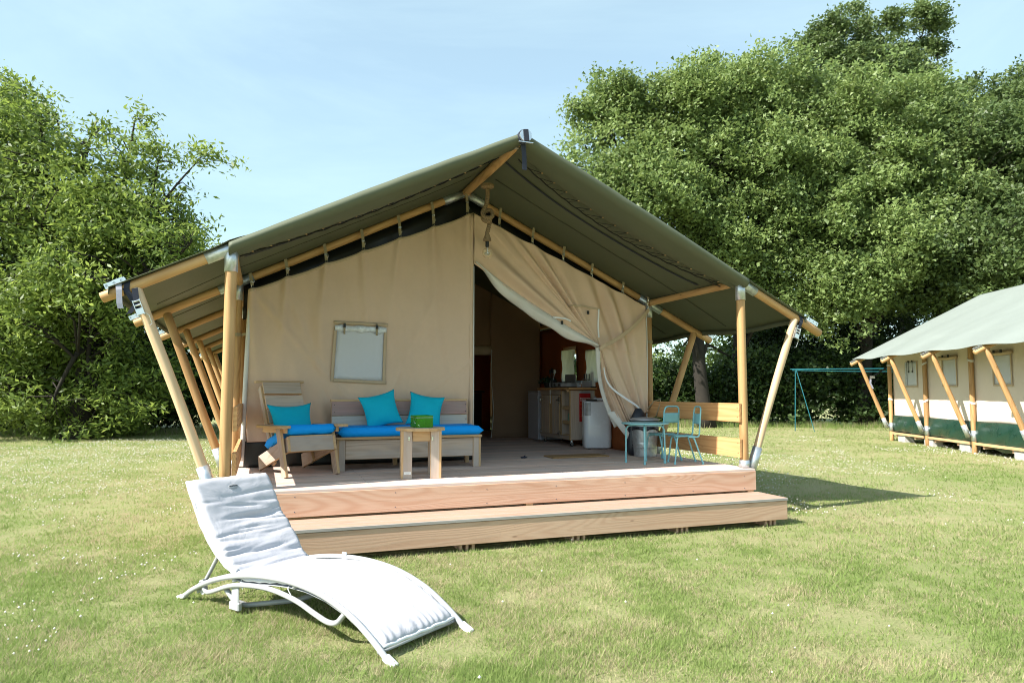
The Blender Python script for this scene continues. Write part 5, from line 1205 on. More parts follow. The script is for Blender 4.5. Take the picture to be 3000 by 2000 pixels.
# the cushion
prof = [(-0.035, 0.742), (0.035, 0.645), (0.13, 0.515), (0.22, 0.418), (0.32, 0.330), (0.42, 0.262), (0.50, 0.222), (0.60, 0.208), (0.75, 0.220), (0.90, 0.240), (1.05, 0.252), (1.20, 0.250), (1.36, 0.228), (1.52, 0.182), (1.66, 0.120), (1.785, 0.052)]
pth = smooth_path([(s, 0, z) for s, z in prof], 8)
Lc = [0.0]
for a, b in zip(pth, pth[1:]): Lc.append(Lc[-1] + (b - a).length)
def cush(side):
    def f(a, b):
        l = b * Lc[-1]; i = max(0, min(len(Lc) - 2, int(np.searchsorted(Lc, l)) - 1)); t = (l - Lc[i]) / (Lc[i + 1] - Lc[i])
        p = pth[i].lerp(pth[i + 1], t); tg = (pth[i + 1] - pth[i]).normalized(); nr = Vector((-tg.z, 0, tg.x)); nr = nr if nr.z > 0 or nr.x > 0 else -nr
        if nr.z < 0: nr = -nr
        y = a * 2 - 1; ed = min(1, (1 - abs(y)) / 0.13); en = min(1, min(l, Lc[-1] - l) / 0.06)
        e_ = math.sqrt(max(0, 1 - (1 - ed) ** 2)) * math.sqrt(max(0, 1 - (1 - en) ** 2))
        inb = sm((0.78 - l) / 0.25)                      # the upper part bulges and creases
        w = 0.272 + 0.026 * inb + 0.006 * mnoise.noise((l * 8, side, a > .5))
        th = (0.030 + 0.016 * inb) * e_
        cr = 0
        if side > 0:
            for k, (c0, sl, am, wd_) in enumerate(CRE):
                x = l - c0 - sl * (a - 0.5) - 0.012 * math.sin(a * 5 + k); cr += am * math.exp(-(x / wd_) ** 2) * math.exp(-((a - CC[k]) / CW[k]) ** 2)
            cr += 0.004 * mnoise.noise((a * 5, l * 16, 3)) * inb + 0.004 * mnoise.noise((a * 3, l * 4, 9))
            if l > Lc[-1] - 0.12: cr += 0.004 * math.sin(a * 60 + 3 * math.sin(a * 9)) * sm((l - Lc[-1] + 0.12) / 0.1)
        th = max(0.0, th - cr * e_)
        q = p + nr * ((th + 0.004 + 0.014 * inb) if side > 0 else 0.002)
        return (q.x, 0.30 + y * w, q.z)
    return f
random.seed(21)
CRE = []; CC = []; CW = []
for k in range(22):
    CRE.append((0.16 + 0.66 * k / 22 + random.uniform(-.012, .012), random.uniform(-0.05, 0.03), random.uniform(0.006, 0.015), random.uniform(0.008, 0.016)))
    CC.append(random.choice([0.05, 0.95, 0.9, 0.5, 0.85, 0.2])); CW.append(random.uniform(0.18, 0.5))
CRE += [(0.335, -0.045, 0.034, 0.020), (0.62, -0.05, 0.020, 0.014)]; CC += [0.62, 0.45]; CW += [0.33, 0.30]
ct = thing('lounger_cushion', 'long white padded cushion with oval badge lying on the sun lounger', 'cushion', LB, lrz)
mb = MB(); mb.grid(56, 230, cush(1)); mb.grid(20, 90, cush(-1)); cuo = mb.build('padding', 'white_cushion', ct, smooth='all')
mb = MB()
def edge_path():
    f = cush(-1); out = []
    for k in range(60): out.append(Vector(f(0.0, k / 60)))
    for k in range(14): out.append(Vector(f(k / 14, 1.0)))
    for k in range(60): out.append(Vector(f(1.0, 1 - k / 60)))
    for k in range(14): out.append(Vector(f(1 - k / 14, 0.0)))
    return [p + Vector((0, 0, 0.006 + 0.003 * math.sin(i * 1.9))) for i, p in enumerate(out)]
mb.tube(edge_path(), 0.0105, 8, closed=True); mb.build('piping', 'piping', ct, smooth='all')
p0 = Vector(cush(1)(0.46, 0.045)); p1 = Vector(cush(1)(0.56, 0.045)); p2 = Vector(cush(1)(0.46, 0.025))
yv = (p2 - p0).normalized(); xv = Vector((0, -1, 0)); zv = xv.cross(yv)
if zv.z < 0: xv = Vector((0, 1, 0)); zv = xv.cross(yv)
bm_ = MB(); bm_.lathe([(0.036, 0), (0.036, 0.003), (0.030, 0.0045)], 28); bm_.v = [(x, y * 0.52, z) for x, y, z in bm_.v]
bo_ = bm_.build('badge', 'badge', ct, smooth=True); bo_.matrix_local = frame_matrix(p0 + zv * 0.001, xv, yv)
text_obj('badge_lettering', 'HARTMAN', 0.0125, 'ink', ct, frame_matrix(p0 + zv * 0.0062 + yv * 0.002, xv, yv), bold=0.0003)
ts = MB()
for (a, b) in ((0.0, 0.40), (1.0, 0.40), (0.0, 0.62)): 
    p = Vector(cush(-1)(a, b)); sg = -1 if a < .5 else 1; ts.tube(smooth_path([p, p + Vector((0.01, sg * 0.02, -0.02)), p + Vector((0.03, sg * 0.015, -0.05))], 4), 0.003, 5)
ts.build('tie_ribbons', 'piping', ct)

# ------------------------------------------------------------------ the second tent, to the right
O2 = Vector((10.14, 15.15, 0)); Y2 = rad(-5.22)
t2 = thing('safari_tent', 'second safari tent with pale grey-green roof and dark green skirt standing at the right edge', 'tent', O2, Y2)
K2, R2, HW = 2.62, 3.96, 2.62         # knee height, ridge height, half width
def rz2(u): return R2 - (R2 - K2) * abs(u - HW) / HW
rows2 = [3.95, 2.02, 0.0, -2.02, -4.04]
for v in rows2:
    for side in (-1, 1):
        ub = HW + side * HW
        log('post', (ub, v, 0.0), (ub, v, K2 - 0.05), 0.052, 'log', t2); ue = ub + side * 1.02
        log('rafter', (HW + side * .03, v, R2), (ue, v, rz2(ue)), 0.048, 'log', t2)
        fo = (ub + side * 0.13, v, 0.40); to = (ub + side * 0.80, v, rz2(ub + side * .80) - 0.03); log('strut', fo, to, 0.05, 'log', t2)
        d = (Vector(to) - Vector(fo)).normalized(); sleeve('strut_shoe', Vector(fo) - d * 0.04, Vector(fo) + d * 0.24, 0.056, t2)
        sleeve('post_shoe', (ub, v, 0.27), (ub, v, 0.50), 0.058, t2)
        for z in (1.12, 2.05):
            pts = [(ub + 0.06 * math.cos(a), v + 0.06 * math.sin(a), z + 0.03 * math.sin(a + v)) for a in [2 * math.pi * k / 12 for k in range(13)]]; ribbon('wall_strap', pts, 0.05, 'lining', t2, (0, 0, 1))
        rb = MB(); R = Matrix.Rotation(side * math.atan2(R2 - K2, HW), 3, 'Y'); cp = Vector((ue - side * .06, v, rz2(ue - side * .06) + 0.07))
        rb.box(cp + Vector((0, -.024, 0)), (0.17, 0.005, 0.045), R); rb.box(cp + Vector((0, .024, 0)), (0.17, 0.005, 0.045), R)
        for k in (-.06, 0, .06): rb.tube([cp + R @ Vector((k, -.026, 0.01)), cp + R @ Vector((k, .026, 0.01))], 0.012, 6)
        rb.build('ratchet', 'chrome', t2)
        pu = log
rc2 = MB()
def roof2(s, t):
    v = lerp(-5.2, 4.20, t); ov = 0.90; u = HW + (s * 2 - 1) * (HW + ov); z = rz2(u) + 0.095
    x = (v / 2.0); fr = x - math.floor(x); sg = math.sin(math.pi * fr) ** 2; du = abs(u - HW)
    z -= 0.018 * sg * sm(du / 0.8) + 0.02 * sg * max(0, du - HW) / 0.9; z += 0.012 * mnoise.noise((u * 1.1 + v * .9, v * 1.6, 2)) * sm(du)
    z -= 0.02 * math.exp(-(((u - 0.2) + (v * .5) % 1.0) / .05) ** 2) * 0
    if du > HW: u -= (1 if s > .5 else -1) * 0.035 * sg
    return (u, v, z)
rc2.grid(70, 90, roof2); rc2.build('roof_canvas', 'green2', t2, smooth='all', solid=0.005)
mb = MB(); mb.grid(60, 4, lambda s, t: (lerp(-0.85, HW * 2 + .85, s), 4.16 - 0.12 * t, rz2(lerp(-0.85, HW * 2 + .85, s)) + 0.05 - (0.10 + 0.55 * sm(abs(s - .5) * 2 - 0.72)) * t * 0.6)); mb.build('gable_flap', 'green', t2, smooth='all', solid=0.004)
log('purlin', (0.05, -4.1, K2 - .05), (0.05, 3.95, K2 - .05), 0.045, 'log', t2); log('ridge_pole', (HW, -5.0, R2), (HW, 4.1, R2), 0.05, 'log', t2)
U2 = 0.07
def w2v(v, z): return U2 + 0.010 * mnoise.noise((v * 3, z * .8, 3)) + 0.018 * math.exp(-(((v % 2.0) - 1.0) / 0.12) ** 2) * 0 + 0.012 * math.sin(v * 13) * sm((2.62 - z)) * (z > 2.0) * sm((z - 2.0) / .4)
mb = MB(); mb.grid(120, 30, lambda s, t: (w2v(lerp(-5, 3.9, s), lerp(.67, 2.50, t)), lerp(-5, 3.9, s), lerp(0.665 + 0.03 * math.sin(s * 17), 2.52, t))); mb.build('side_wall', 'beige2', t2, smooth='all', solid=0.004)
def skirt2(s, t):
    v = lerp(-5, 3.9, s); fr = (v / 2.0) % 1.0; low = 0.15 * math.sin(math.pi * fr) ** 2 * sm((1.9 - v) / 2)
    z = lerp(0.24 - low, 0.70, t); return (U2 - 0.02 + 0.05 * mnoise.noise((v * 4 + z * 5, z * 3, 6)) * (1 - t) - 0.04 * math.sin(math.pi * t) , v, z)
mb = MB(); mb.grid(140, 12, skirt2); mb.build('pvc_skirt', 'pvc', t2, smooth='all', solid=0.004)
mb = MB(); mb.add([(U2, 3.9, .25), (HW * 2 - U2, 3.9, .25), (HW * 2 - U2, 3.9, 2.5), (HW, 3.9, 3.8), (U2, 3.9, 2.5)], [(0, 1, 2, 3, 4)]); mb.add([(U2, -5, .25), (HW * 2 - U2, -5, .25), (HW * 2 - U2, -5, 2.5), (HW, -5, 3.8), (U2, -5, 2.5)], [(0, 1, 2, 3, 4)]); mb.add([(HW * 2 - U2, -5, .25), (HW * 2 - U2, 3.9, .25), (HW * 2 - U2, 3.9, 2.5), (HW * 2 - U2, -5, 2.5)], [(0, 1, 2, 3)]); mb.build('gable_wall', 'beige2', t2, solid=0.004)
for a, b in ((3.88, 2.06), (1.96, 0.05), (-0.05, -1.97), (-2.07, -4.0)): plank('floor_beam', (0.0, a, 0.215), (0.0, b, 0.215 ), 0.055, 0.05, ['sawn'], t2, bev=0)
for k in range(9): plank('floor_joist', (0.02, 3.7 - k, 0.17), (5.0, 3.7 - k, 0.17), 0.10, 0.06, ['larch_tan'], t2, bev=0)
mb = MB(); mb.box((2.6, -0.5, 0.235), (5.1, 8.8, 0.02)); mb.build('floor_panel', 'stucco', t2)
for k, (v, rolled) in enumerate(((2.82, 0), (0.98, 1), (-1.02, 1), (-2.4, 0))):
    z0, z1, hw_ = 1.50, 2.13, 0.285
    mb = MB(); mb.grid(8, 10, lambda s, t: (w2v(v + hw_ * (1 - 2 * s), lerp(z0, z1, t)) - 0.012, v + hw_ * (1 - 2 * s), lerp(z0, z1, t))); wn = mb.build('window', 'pane', t2, smooth='all', solid=0.003)
    mb = MB(); 
    for (vv, zz, dv, dz2) in ((v, z0 - .015, 2 * hw_ + .08, .035), (v - hw_ - .02, (z0 + z1) / 2, .035, z1 - z0), (v + hw_ + .02, (z0 + z1) / 2, .035, z1 - z0)): mb.box((U2 - .025, vv, zz), (0.008, dv, dz2))
    mb.build('window_border', 'beige_hem', wn)
    if rolled:
        mb = MB(); mb.tube([(U2 - .05, v - hw_ - .08, z1 + .02), (U2 - .055, v, z1 + .0), (U2 - .05, v + hw_ + .08, z1 + .02)], 0.042, 10); mb.build('rolled_cover', 'beige_hem', wn, smooth='all')
        for q in (-.12, .12): mb = MB(); mb.box((U2 - .10, v + q, z1 + .05), (.02, .05, .06)); mb.build('cover_buckle', 'black', wn)
    else:
        for q in (-.10, .10): 
            mb = MB(); mb.box((U2 - .035, v + q, z1 - .12), (.008, .012, .30)); mb.box((U2 - .04, v + q, z1 + .01), (.02, .04, .04)); mb.box((U2 - .04, v + q, z1 - .26), (.02, .03, .035)); mb.build('cover_strap', 'black', wn)
        mb = MB(); mb.box((U2 - .03, v + hw_ - .02, (z0 + z1) / 2), (.012, .07, .6)); mb.build('clear_flap', 'film', wn)
e2 = Vector((-0.30, 3.93, 1.75)); ribbon('strap', [Vector((0.0, 4.0, 2.05)), e2 + Vector((-0.12, .05, .03)), e2 + Vector((-.2, 0, -0.04))], 0.05, 'strap', t2, (0, 0, 1)); ribbon('strap', [e2 + Vector((-.22, -.03, -.02)), e2 + Vector((-.25, -.05, -.16)), e2 + Vector((-.18, -.05, -.32))], 0.05, 'strap_grey', t2, (1, 0, 0)); 
mb = MB(); mb.box(e2 + Vector((-.19, -.05, 0)), (.12, .05, .07)); mb.build('ratchet', 'chrome', t2)
# concrete blocks carrying the second tent's floor
for k, (v, txt) in enumerate(((3.42, 'concrete block under the far end of the second tent, beside its far corner post'), (2.0, 'concrete block half hidden behind the second post from the far end of the second tent'), (0.42, 'concrete block under the second tent, left of its third post from the far end'), (-1.55, 'largest concrete block in view, under the second tent at the right edge of the picture'))):
    mb = MB(); mb.box((0, 0, 0.095), (0.24, 0.42, 0.19)); o = mb.build('concrete_block', 'concrete', None, bev=0.006)
    o.matrix_world = Matrix.Translation(O2) @ Matrix.Rotation(Y2, 4, 'Z') @ Matrix.Translation((0.13 , v, 0.0)) @ Matrix.Rotation(rad(random.uniform(-3, 3)), 4, 'Z'); tag(o, txt, 'block', 'concrete blocks under the second tent')
    mb = MB(); mb.box((0.20, v, 0.195), (0.22, 0.36, 0.03)); mb.build('packing_board', 'sawn', t2)

# ------------------------------------------------------------------ teal washing-line / swing frame
swf = thing('swing_frame', 'thin teal metal frame with slanting legs and cords on the grass before the trees', 'swing frame', (9.7, 23.6, 0), rad(-11))
mb = MB(); mb.tube([(0.05, 0, 2.12), (-0.02, -0.02, 0)], 0.014, 8); mb.build('leg', 'swing', swf)
mb = MB(); mb.tube([(0.07, 0.0, 2.12), (0.54, -0.3, 0)], 0.012, 8); mb.build('leg', 'swing', swf)
mb = MB(); mb.tube([(-0.12, 0, 2.12), (5.8, 0.0, 2.12)], 0.016, 8); mb.build('cross_bar', 'swing', swf)
mb = MB(); mb.tube([(-0.1, -0.35, 2.08), (0.35, 0.35, 2.10)], 0.013, 8); mb.build('end_bar', 'swing', swf)
for k in range(3): mb = MB(); mb.tube(smooth_path([(0.0, -0.28 + k * .28, 2.08), (3.0, -0.25 + k * .25, 2.02), (5.8, -0.28 + k * .28, 2.08)], 6), 0.006, 5); mb.build('cord', 'swing', swf)
mb = MB(); mb.tube([(5.8, 0, 2.12), (5.6, -0.5, 0)], 0.02, 8); mb.build('leg', 'swing', swf)
mb = MB(); mb.tube([(5.8, 0, 2.12), (6.1, 0.8, 0)], 0.02, 8); mb.build('leg', 'swing', swf)

# ------------------------------------------------------------------ foliage
def raw_mesh(name, verts, nper, mat, attrs, parent=None, tri=False):
    """verts (N*nper, 3), one face per nper verts"""
    N = len(verts) // nper
    me = bpy.data.meshes.new(name); me.vertices.add(len(verts)); me.vertices.foreach_set('co', verts.astype(np.float32).ravel())
    me.loops.add(N * nper); me.loops.foreach_set('vertex_index', np.arange(N * nper, dtype=np.int32))
    me.polygons.add(N); me.polygons.foreach_set('loop_start', np.arange(0, N * nper, nper, dtype=np.int32)); me.polygons.foreach_set('loop_total', np.full(N, nper, dtype=np.int32))
    me.update(calc_edges=True)
    a = me.attributes.new('tone', 'FLOAT', 'POINT'); a.data.foreach_set('value', attrs.astype(np.float32))
    me.materials.append(M[mat]); o = bpy.data.objects.new(name, me); link(o, parent); return o
def vnoise(p, scale, seed):
    """cheap smooth 3-D value noise in numpy"""
    q = p * scale + seed * 17.31; i = np.floor(q).astype(np.int64); f = q - i; f = f * f * (3 - 2 * f)
    def h(ix, iy, iz):
        n = (ix * 73856093) ^ (iy * 19349663) ^ (iz * 83492791); n = (n ^ (n >> 13)) * 1274126177; return ((n ^ (n >> 16)) & 0xffff) / 65535.0
    r = 0
    for dx in (0, 1):
        for dy in (0, 1):
            for dz in (0, 1):
                w = (f[:, 0] if dx else 1 - f[:, 0]) * (f[:, 1] if dy else 1 - f[:, 1]) * (f[:, 2] if dz else 1 - f[:, 2]); r = r + w * h(i[:, 0] + dx, i[:, 1] + dy, i[:, 2] + dz)
    return r
def leaves(centers, per, sig, size, aspect, seed, droop=0.0, tone_c=None, flat=0.6, tri=False):
    r = np.random.default_rng(seed); n = len(centers) * per
    c = np.repeat(centers, per, 0); off = r.normal(size=(n, 3)) * sig; off[:, 2] *= flat; p = c + off
    d = r.normal(size=(n, 3)); d[:, 2] = d[:, 2] * 0.6 - droop; d /= np.linalg.norm(d, axis=1)[:, None]
    up = r.normal(size=(n, 3)) * 0.9; up[:, 2] += 0.45; up[:, 1] -= 0.35; up[:, 0] -= 0.3; s = np.cross(d, up); s /= (np.linalg.norm(s, axis=1)[:, None] + 1e-9)
    L = size * r.uniform(0.6, 1.3, n)[:, None]; Wd = L * aspect
    if tri:
        v = np.stack([p - d * L * .5, p + s * Wd * .62 + d * L * .1, p + d * L * .5 - s * Wd * .35], 1).reshape(-1, 3)
        tc = np.repeat(tone_c, per); return v, np.repeat(np.clip(tc + r.normal(size=n) * 0.16, 0, 1), 3)
    v = np.stack([p - d * L * .5, p + s * Wd * .5 - d * L * .08, p + d * L * .5, p - s * Wd * .5 - d * L * .08], 1).reshape(-1, 3)
    tc = np.repeat(tone_c, per) if tone_c is not None else 0.5
    tone = np.clip(tc + r.normal(size=n) * 0.16, 0, 1); return v, np.repeat(tone, 4)
def tree(name, label, cat, base, blobs, trunk_r, trunk_h, ncl, per, mat, bark, seed, leaf=0.17, aspect=0.55, sig=0.36, droop=0.0, gap=0.42, gapscale=0.55, nlimb=9, lean=(0, 0), group=None, branch=0.35, shell=0.5, twig=0.018, lump=0.95, percl=20):
    r = np.random.default_rng(seed); rnd = random.Random(seed)
    root = thing(name, label, cat, base, 0, group)
    vol = np.array([b[3] * b[4] * b[5] for b in blobs]); nL = max(6, int(ncl / percl)); wv_ = vol ** 0.85
    which = np.concatenate([np.repeat(np.arange(len(blobs)), 3), r.choice(len(blobs), size=nL, p=wv_ / wv_.sum())]); nL = len(which); B = np.array(blobs)[which]
    d = r.normal(size=(nL, 3)); d /= np.linalg.norm(d, axis=1)[:, None]; rr = r.uniform(0.0, 1, nL) ** 0.35
    lc_ = B[:, :3] + d * (rr * 0.92)[:, None] * B[:, 3:6]; lr = lump * r.uniform(0.55, 1.25, nL) * np.clip(np.minimum(B[:, 3], B[:, 5]) / 1.6, 0.45, 1.0)
    wl = lr ** 2; wi = r.choice(nL, size=ncl, p=wl / wl.sum())
    d = r.normal(size=(ncl, 3)); d /= np.linalg.norm(d, axis=1)[:, None]; rr = r.uniform(0, 1, ncl) ** 0.45 * np.where(r.uniform(size=ncl) < 0.3, 1.6, 1.0)
    cen = lc_[wi] + d * (rr * lr[wi])[:, None] * np.array([1, 1, 1.05])
    keep = vnoise(cen, gapscale * 1.6, seed) * 0.6 + 0.4 * vnoise(cen, gapscale * 3.5, seed + 5) > gap - 0.16; keep &= cen[:, 2] > 0.15; cen = cen[keep]; ltone = r.normal(size=nL)[wi][keep] * 0.10
    tone_c = 0.15 + 0.50 * vnoise(cen, 0.6, seed + 3) + ltone + 0.08 * r.normal(size=len(cen))
    tri = mat != 'walnut'
    v, t = leaves(cen, per, sig, leaf, aspect, seed + 1, droop, tone_c, tri=tri)
    o = raw_mesh('crown', v, 3 if tri else 4, mat, t, root); o['kind'] = 'stuff'
    # trunk, limbs, branches
    top = Vector((lean[0], lean[1], trunk_h)); mb = MB(); K = 8; tp = []
    for i in range(K + 1):
        q = i / K; tp.append(Vector((lean[0] * q + 0.12 * math.sin(q * 3 + seed), lean[1] * q, trunk_h * q)))
    mb.tube(tp, [trunk_r * (1.45 if i == 0 else 1.1 if i == 1 else 1 - 0.28 * i / K) for i in range(K + 1)], 12)
    nodes = list(tp[3:]); limb_nodes = []
    order = sorted(range(len(blobs)), key=lambda i: -vol[i]); targets = []
    for i in range(nlimb):
        b = blobs[order[i % len(order)]]; dd = Vector((rnd.gauss(0, 1), rnd.gauss(0, 1), rnd.gauss(0.3, .8))).normalized()
        targets.append(Vector(b[:3]) + Vector((dd.x * b[3] * 0.4, dd.y * b[4] * .4, dd.z * b[5] * .3)))
    for T in targets:
        st_ = tp[rnd.randint(5, K)]; m1 = st_.lerp(T, 0.35) + Vector((rnd.uniform(-.4, .4), rnd.uniform(-.4, .4), 0.5)); m2 = st_.lerp(T, 0.7) + Vector((rnd.uniform(-.4, .4), rnd.uniform(-.4, .4), rnd.uniform(-.1, .5)))
        P = smooth_path([st_, m1, m2, T], 5); n_ = len(P); r0 = trunk_r * rnd.uniform(0.22, 0.42)
        mb.tube(P, [max(0.014, r0 * (1 - 0.93 * k / n_)) for k in range(n_)], 8); limb_nodes += [(p, max(.014, r0 * (1 - 0.93 * k / n_))) for k, p in enumerate(P)][3:]
    LN = np.array([tuple(p) for p, _ in limb_nodes]); sel = r.choice(len(cen), size=int(len(cen) * branch), replace=False)
    for j in sel:
        c_ = cen[j]; i = int(np.argmin(np.sum((LN - c_) ** 2, 1) + np.where(LN[:, 2] > c_[2], 1.5, 0))); a = Vector(LN[i]); b = Vector(c_)
        mid = a.lerp(b, 0.5) + Vector((rnd.uniform(-.15, .15), rnd.uniform(-.15, .15), rnd.uniform(0, .25)))
        ra = min(limb_nodes[i][1] * 0.6, 0.05); mb.tube([a, mid, b], [ra, ra * .6 + .005, twig * .5], 4, caps=False)
    mb.build('trunk', bark, root, smooth='all'); return root

D_ = 26.0
def X(px, Y): return (px - 1176) / 1575 * Y
def Zp(py, Y): return 1.35 + (899 - py) / 1575 * Y
def blob(px, py, Y, rx, rz, ry=None, base=(0, 0)): return (X(px, Y) - base[0], Y - base[1], Zp(py, Y), rx, ry or rx * 0.8, rz)
# left walnut, nearest
bx_, by_ = -12.4, 20.0
B_ = [blob(p, q, Y, rx, rz, None, (bx_, by_)) for p, q, Y, rx, rz in ((120, 500, 20, 2.6, 1.8), (330, 540, 20, 2.0, 1.2), (-80, 560, 20.5, 2.6, 3.0), (60, 340, 20, 1.5, 1.3), (215, 420, 20, 1.7, 1.1), (330, 350, 20, 1.0, 0.6), (200, 262, 20, 0.8, 0.5), (300, 268, 20.0, .5, 0.3), (70, 230, 20, 0.9, 0.7), (10, 215, 20, 0.8, 0.6), (430, 350, 19.6, 0.9, 0.3), (455, 600, 19.6, 1.0, 0.9), (200, 700, 19, 2.2, 1.2), (60, 760, 20, 2.4, 1.6), (400, 560, 19, 1.2, 0.9), (-60, 300, 21, 1.8, 1.6), (250, 830, 20, 1.6, 1.2), (330, 700, 20.5, 1.8, 1.2), (110, 880, 20.5, 2.2, 1.3), (260, 930, 20.8, 1.7, 0.9), (-40, 850, 21, 2.5, 1.8), (150, 930, 19.2, 1.9, 0.9), (300, 905, 19.4, 1.5, 1.0), (20, 930, 19.4, 1.8, 0.9))]
tree('walnut_tree', 'big bright green walnut tree on the left with loose drooping leaf tufts', 'tree', (bx_, by_, 0), B_, 0.36, 3.2, 3900, 36, 'walnut', 'bark', 11, leaf=0.185, aspect=0.36, sig=0.24, droop=0.5, gap=0.46, gapscale=0.7, nlimb=26, branch=0.4, lump=0.85, percl=18)
# right-hand oaks
def oak(label, bpx, Y, blobs, seed, mat='oak', tr=0.30, th=3.4, ncl=2100, per=60, leaf=0.150, name='oak_tree', sig=0.25, nl=20, gap=0.535, **k):
    b = (X(bpx, Y), Y); return tree(name, label, 'tree', (b[0], b[1], 0), [blob(p, q, y, rx, rz, None, b) for p, q, y, rx, rz in blobs], tr, th, ncl, per, mat, 'bark', seed, leaf=leaf, aspect=0.85, sig=sig, nlimb=nl, gap=gap, **k)
oak('leftmost oak of the right-hand row, its thick trunk showing between the two deck posts', 1612, 26, ((1350, 240, 26, 0.9, 0.7), (1430, 215, 26, 1.3, 0.9), (1530, 190, 26, 1.4, 1.0), (1640, 175, 26, 1.4, 1.0), (1730, 160, 26, 1.4, 0.8), (1400, 420, 25.5, 2.2, 2.0), (1480, 300, 26, 2.0, 1.7), (1600, 270, 26, 2.4, 2.0), (1530, 420, 25, 2.6, 2.0), (1700, 420, 26, 2.5, 2.4), (1360, 290, 26, 1.1, 1.0), (1600, 560, 26, 2.6, 1.4), (1440, 560, 25.5, 1.8, 1.3), (1700, 250, 26.5, 1.6, 1.6), (1560, 660, 25.5, 1.6, 0.8), (1530, 760, 26, 1.0, 0.5), (1660, 745, 27, 0.8, 0.4), (1575, 800, 27.5, 0.8, 0.5), (1690, 830, 28.5, 0.9, 0.5)), 21, tr=0.30, th=3.6, ncl=3100, gap=0.54, lump=0.9)
oak('second oak of the right-hand row, its slim trunk beside the front right deck post', 1700, 27.5, ((1800, 330, 27, 2.6, 2.6), (1880, 480, 26.5, 2.6, 2.2), (1760, 560, 26.5, 2.0, 1.8), (1700, 190, 27.5, 1.5, 1.2), (1830, 220, 27.5, 2.1, 1.6), (1860, 640, 26, 2.0, 1.3), (1740, 700, 26, 1.3, .8), (1900, 270, 27.5, 1.9, 1.5)), 22, tr=0.24, th=4.0, ncl=2600, lump=0.95)
oak('third oak of the right-hand row, wide bright crown behind the swing frame', 1990, 27, ((2010, 380, 26.5, 2.8, 2.6), (2060, 560, 26, 2.8, 2.2), (1960, 250, 27, 2.2, 1.6), (2110, 270, 27.5, 2.2, 1.6), (1940, 650, 25.5, 2.2, 1.4), (2130, 430, 26.5, 2.4, 2.2)), 23, tr=0.28, th=3.6, ncl=2600, lump=0.95)
oak('fourth oak of the right-hand row, darker crown above the second tent roof', 2240, 26.5, ((2240, 420, 26, 2.9, 2.6), (2300, 570, 25.5, 2.8, 2.2), (2220, 280, 26.5, 2.2, 1.4), (2340, 330, 26.5, 1.9, 1.3), (2160, 620, 25.5, 2.2, 1.6), (2420, 480, 26, 2.6, 2.4)), 24, 'oak_dark', tr=0.28, th=3.6, ncl=2700, lump=0.95)
oak('tall dark oak rising behind the others to the top edge of the picture', 2080, 34, ((1890, 120, 34, 1.08, 0.81), (1930, 70, 34, 1.22, 1.22), (1985, 20, 34, 0.94, 0.94), (1965, 130, 34, 1.62, 1.22), (2040, 100, 34, 1.22, 1.49), (2060, 30, 34, 1.08, 0.94), (2020, 190, 34, 2.16, 1.35), (2090, 170, 34, 1.62, 1.22), (2135, 90, 34, 0.94, 0.94), (2165, 25, 34, 1.22, 1.08), (2190, 70, 34, 0.68, 1.08), (2150, 160, 34, 1.08, 0.94), (2215, 200, 34, 1.08, 0.54), (2255, 175, 34, 0.81, 0.61), (2150, 240, 34, 2, 1), (2050, 400, 34, 3, 3.5), (2320, 215, 34, 0.94, 0.68), (2290, 250, 34, 1.22, 0.68)), 25, 'oak_dark', tr=0.4, th=11, ncl=2500, gap=0.47, sig=0.22, leaf=0.17, lump=0.75, percl=15)
oak('rightmost dark tree at the right edge behind the fourth oak', 2420, 32, ((2350, 260, 32, 1.6, 1.6), (2420, 230, 32, 2, 2.0), (2330, 330, 32, 1.6, 1.4), (2450, 400, 31, 3, 3), (2350, 480, 31, 2.5, 2.5)), 26, 'oak_dark', tr=0.35, th=6, ncl=1200, gap=0.46, leaf=0.17)

# hedge shrubs along the far side of the field
hx = []
def shrub(label, x, y, w, h, seed, mat='bush', ncl=260, per=40, leaf=0.15, gap=0.30, dpt=1.2, sig=0.26):
    tree('shrub', label, 'shrub', (x, y, 0), [(0, 0, h * 0.5, w / 2, dpt, h * 0.55), (w * 0.22, 0.1, h * 0.72, w * .30, dpt * .8, h * .34), (-w * .25, -0.1, h * 0.62, w * .28, dpt * .8, h * .32), (0, -.2, h * 0.22, w * .5, dpt, h * .25)], 0.05, h * 0.35, ncl, per, mat, 'bark_grey', seed, leaf=leaf, aspect=0.85, sig=sig, gap=gap, gapscale=1.1, nlimb=5, group='hedge shrubs along the far edge of the field', branch=0.12)
rs_ = random.Random(5)
left = [(-17.6, 22.8, 3.2, 3.4), (-15.2, 23.3, 3.0, 3.8), (-13.0, 22.9, 2.8, 3.2), (-10.9, 23.4, 2.8, 3.6), (-8.9, 23.9, 2.6, 3.3), (-7.0, 24.4, 2.6, 3.5), (-5.1, 24.8, 2.5, 3.0), (-3.2, 25.6, 2.6, 3.0), (-1.2, 26.2, 2.6, 2.8), (0.9, 26.8, 2.6, 2.8), (3.0, 27.4, 2.6, 2.8)]
lab_l = ['dark hedge shrub at the left picture edge under the walnut tree', 'dark shrub second from the left edge below the walnut crown', 'shrub just left of the pale bush under the walnut tree', 'dark shrub right behind the pale bush under the walnut tree', 'dark shrub seen left of the first slanting tent strut', 'dark shrub seen between the slanting tent struts', 'dark shrub behind the left front post of the large tent', 'hedge shrub hidden behind the left part of the large tent', 'hedge shrub hidden behind the middle of the large tent', 'hedge shrub hidden behind the tent kitchen', 'hedge shrub hidden behind the tied door curtain']
for i, (x, y, w, h) in enumerate(left): shrub(lab_l[i], x, y, w, h, 40 + i)
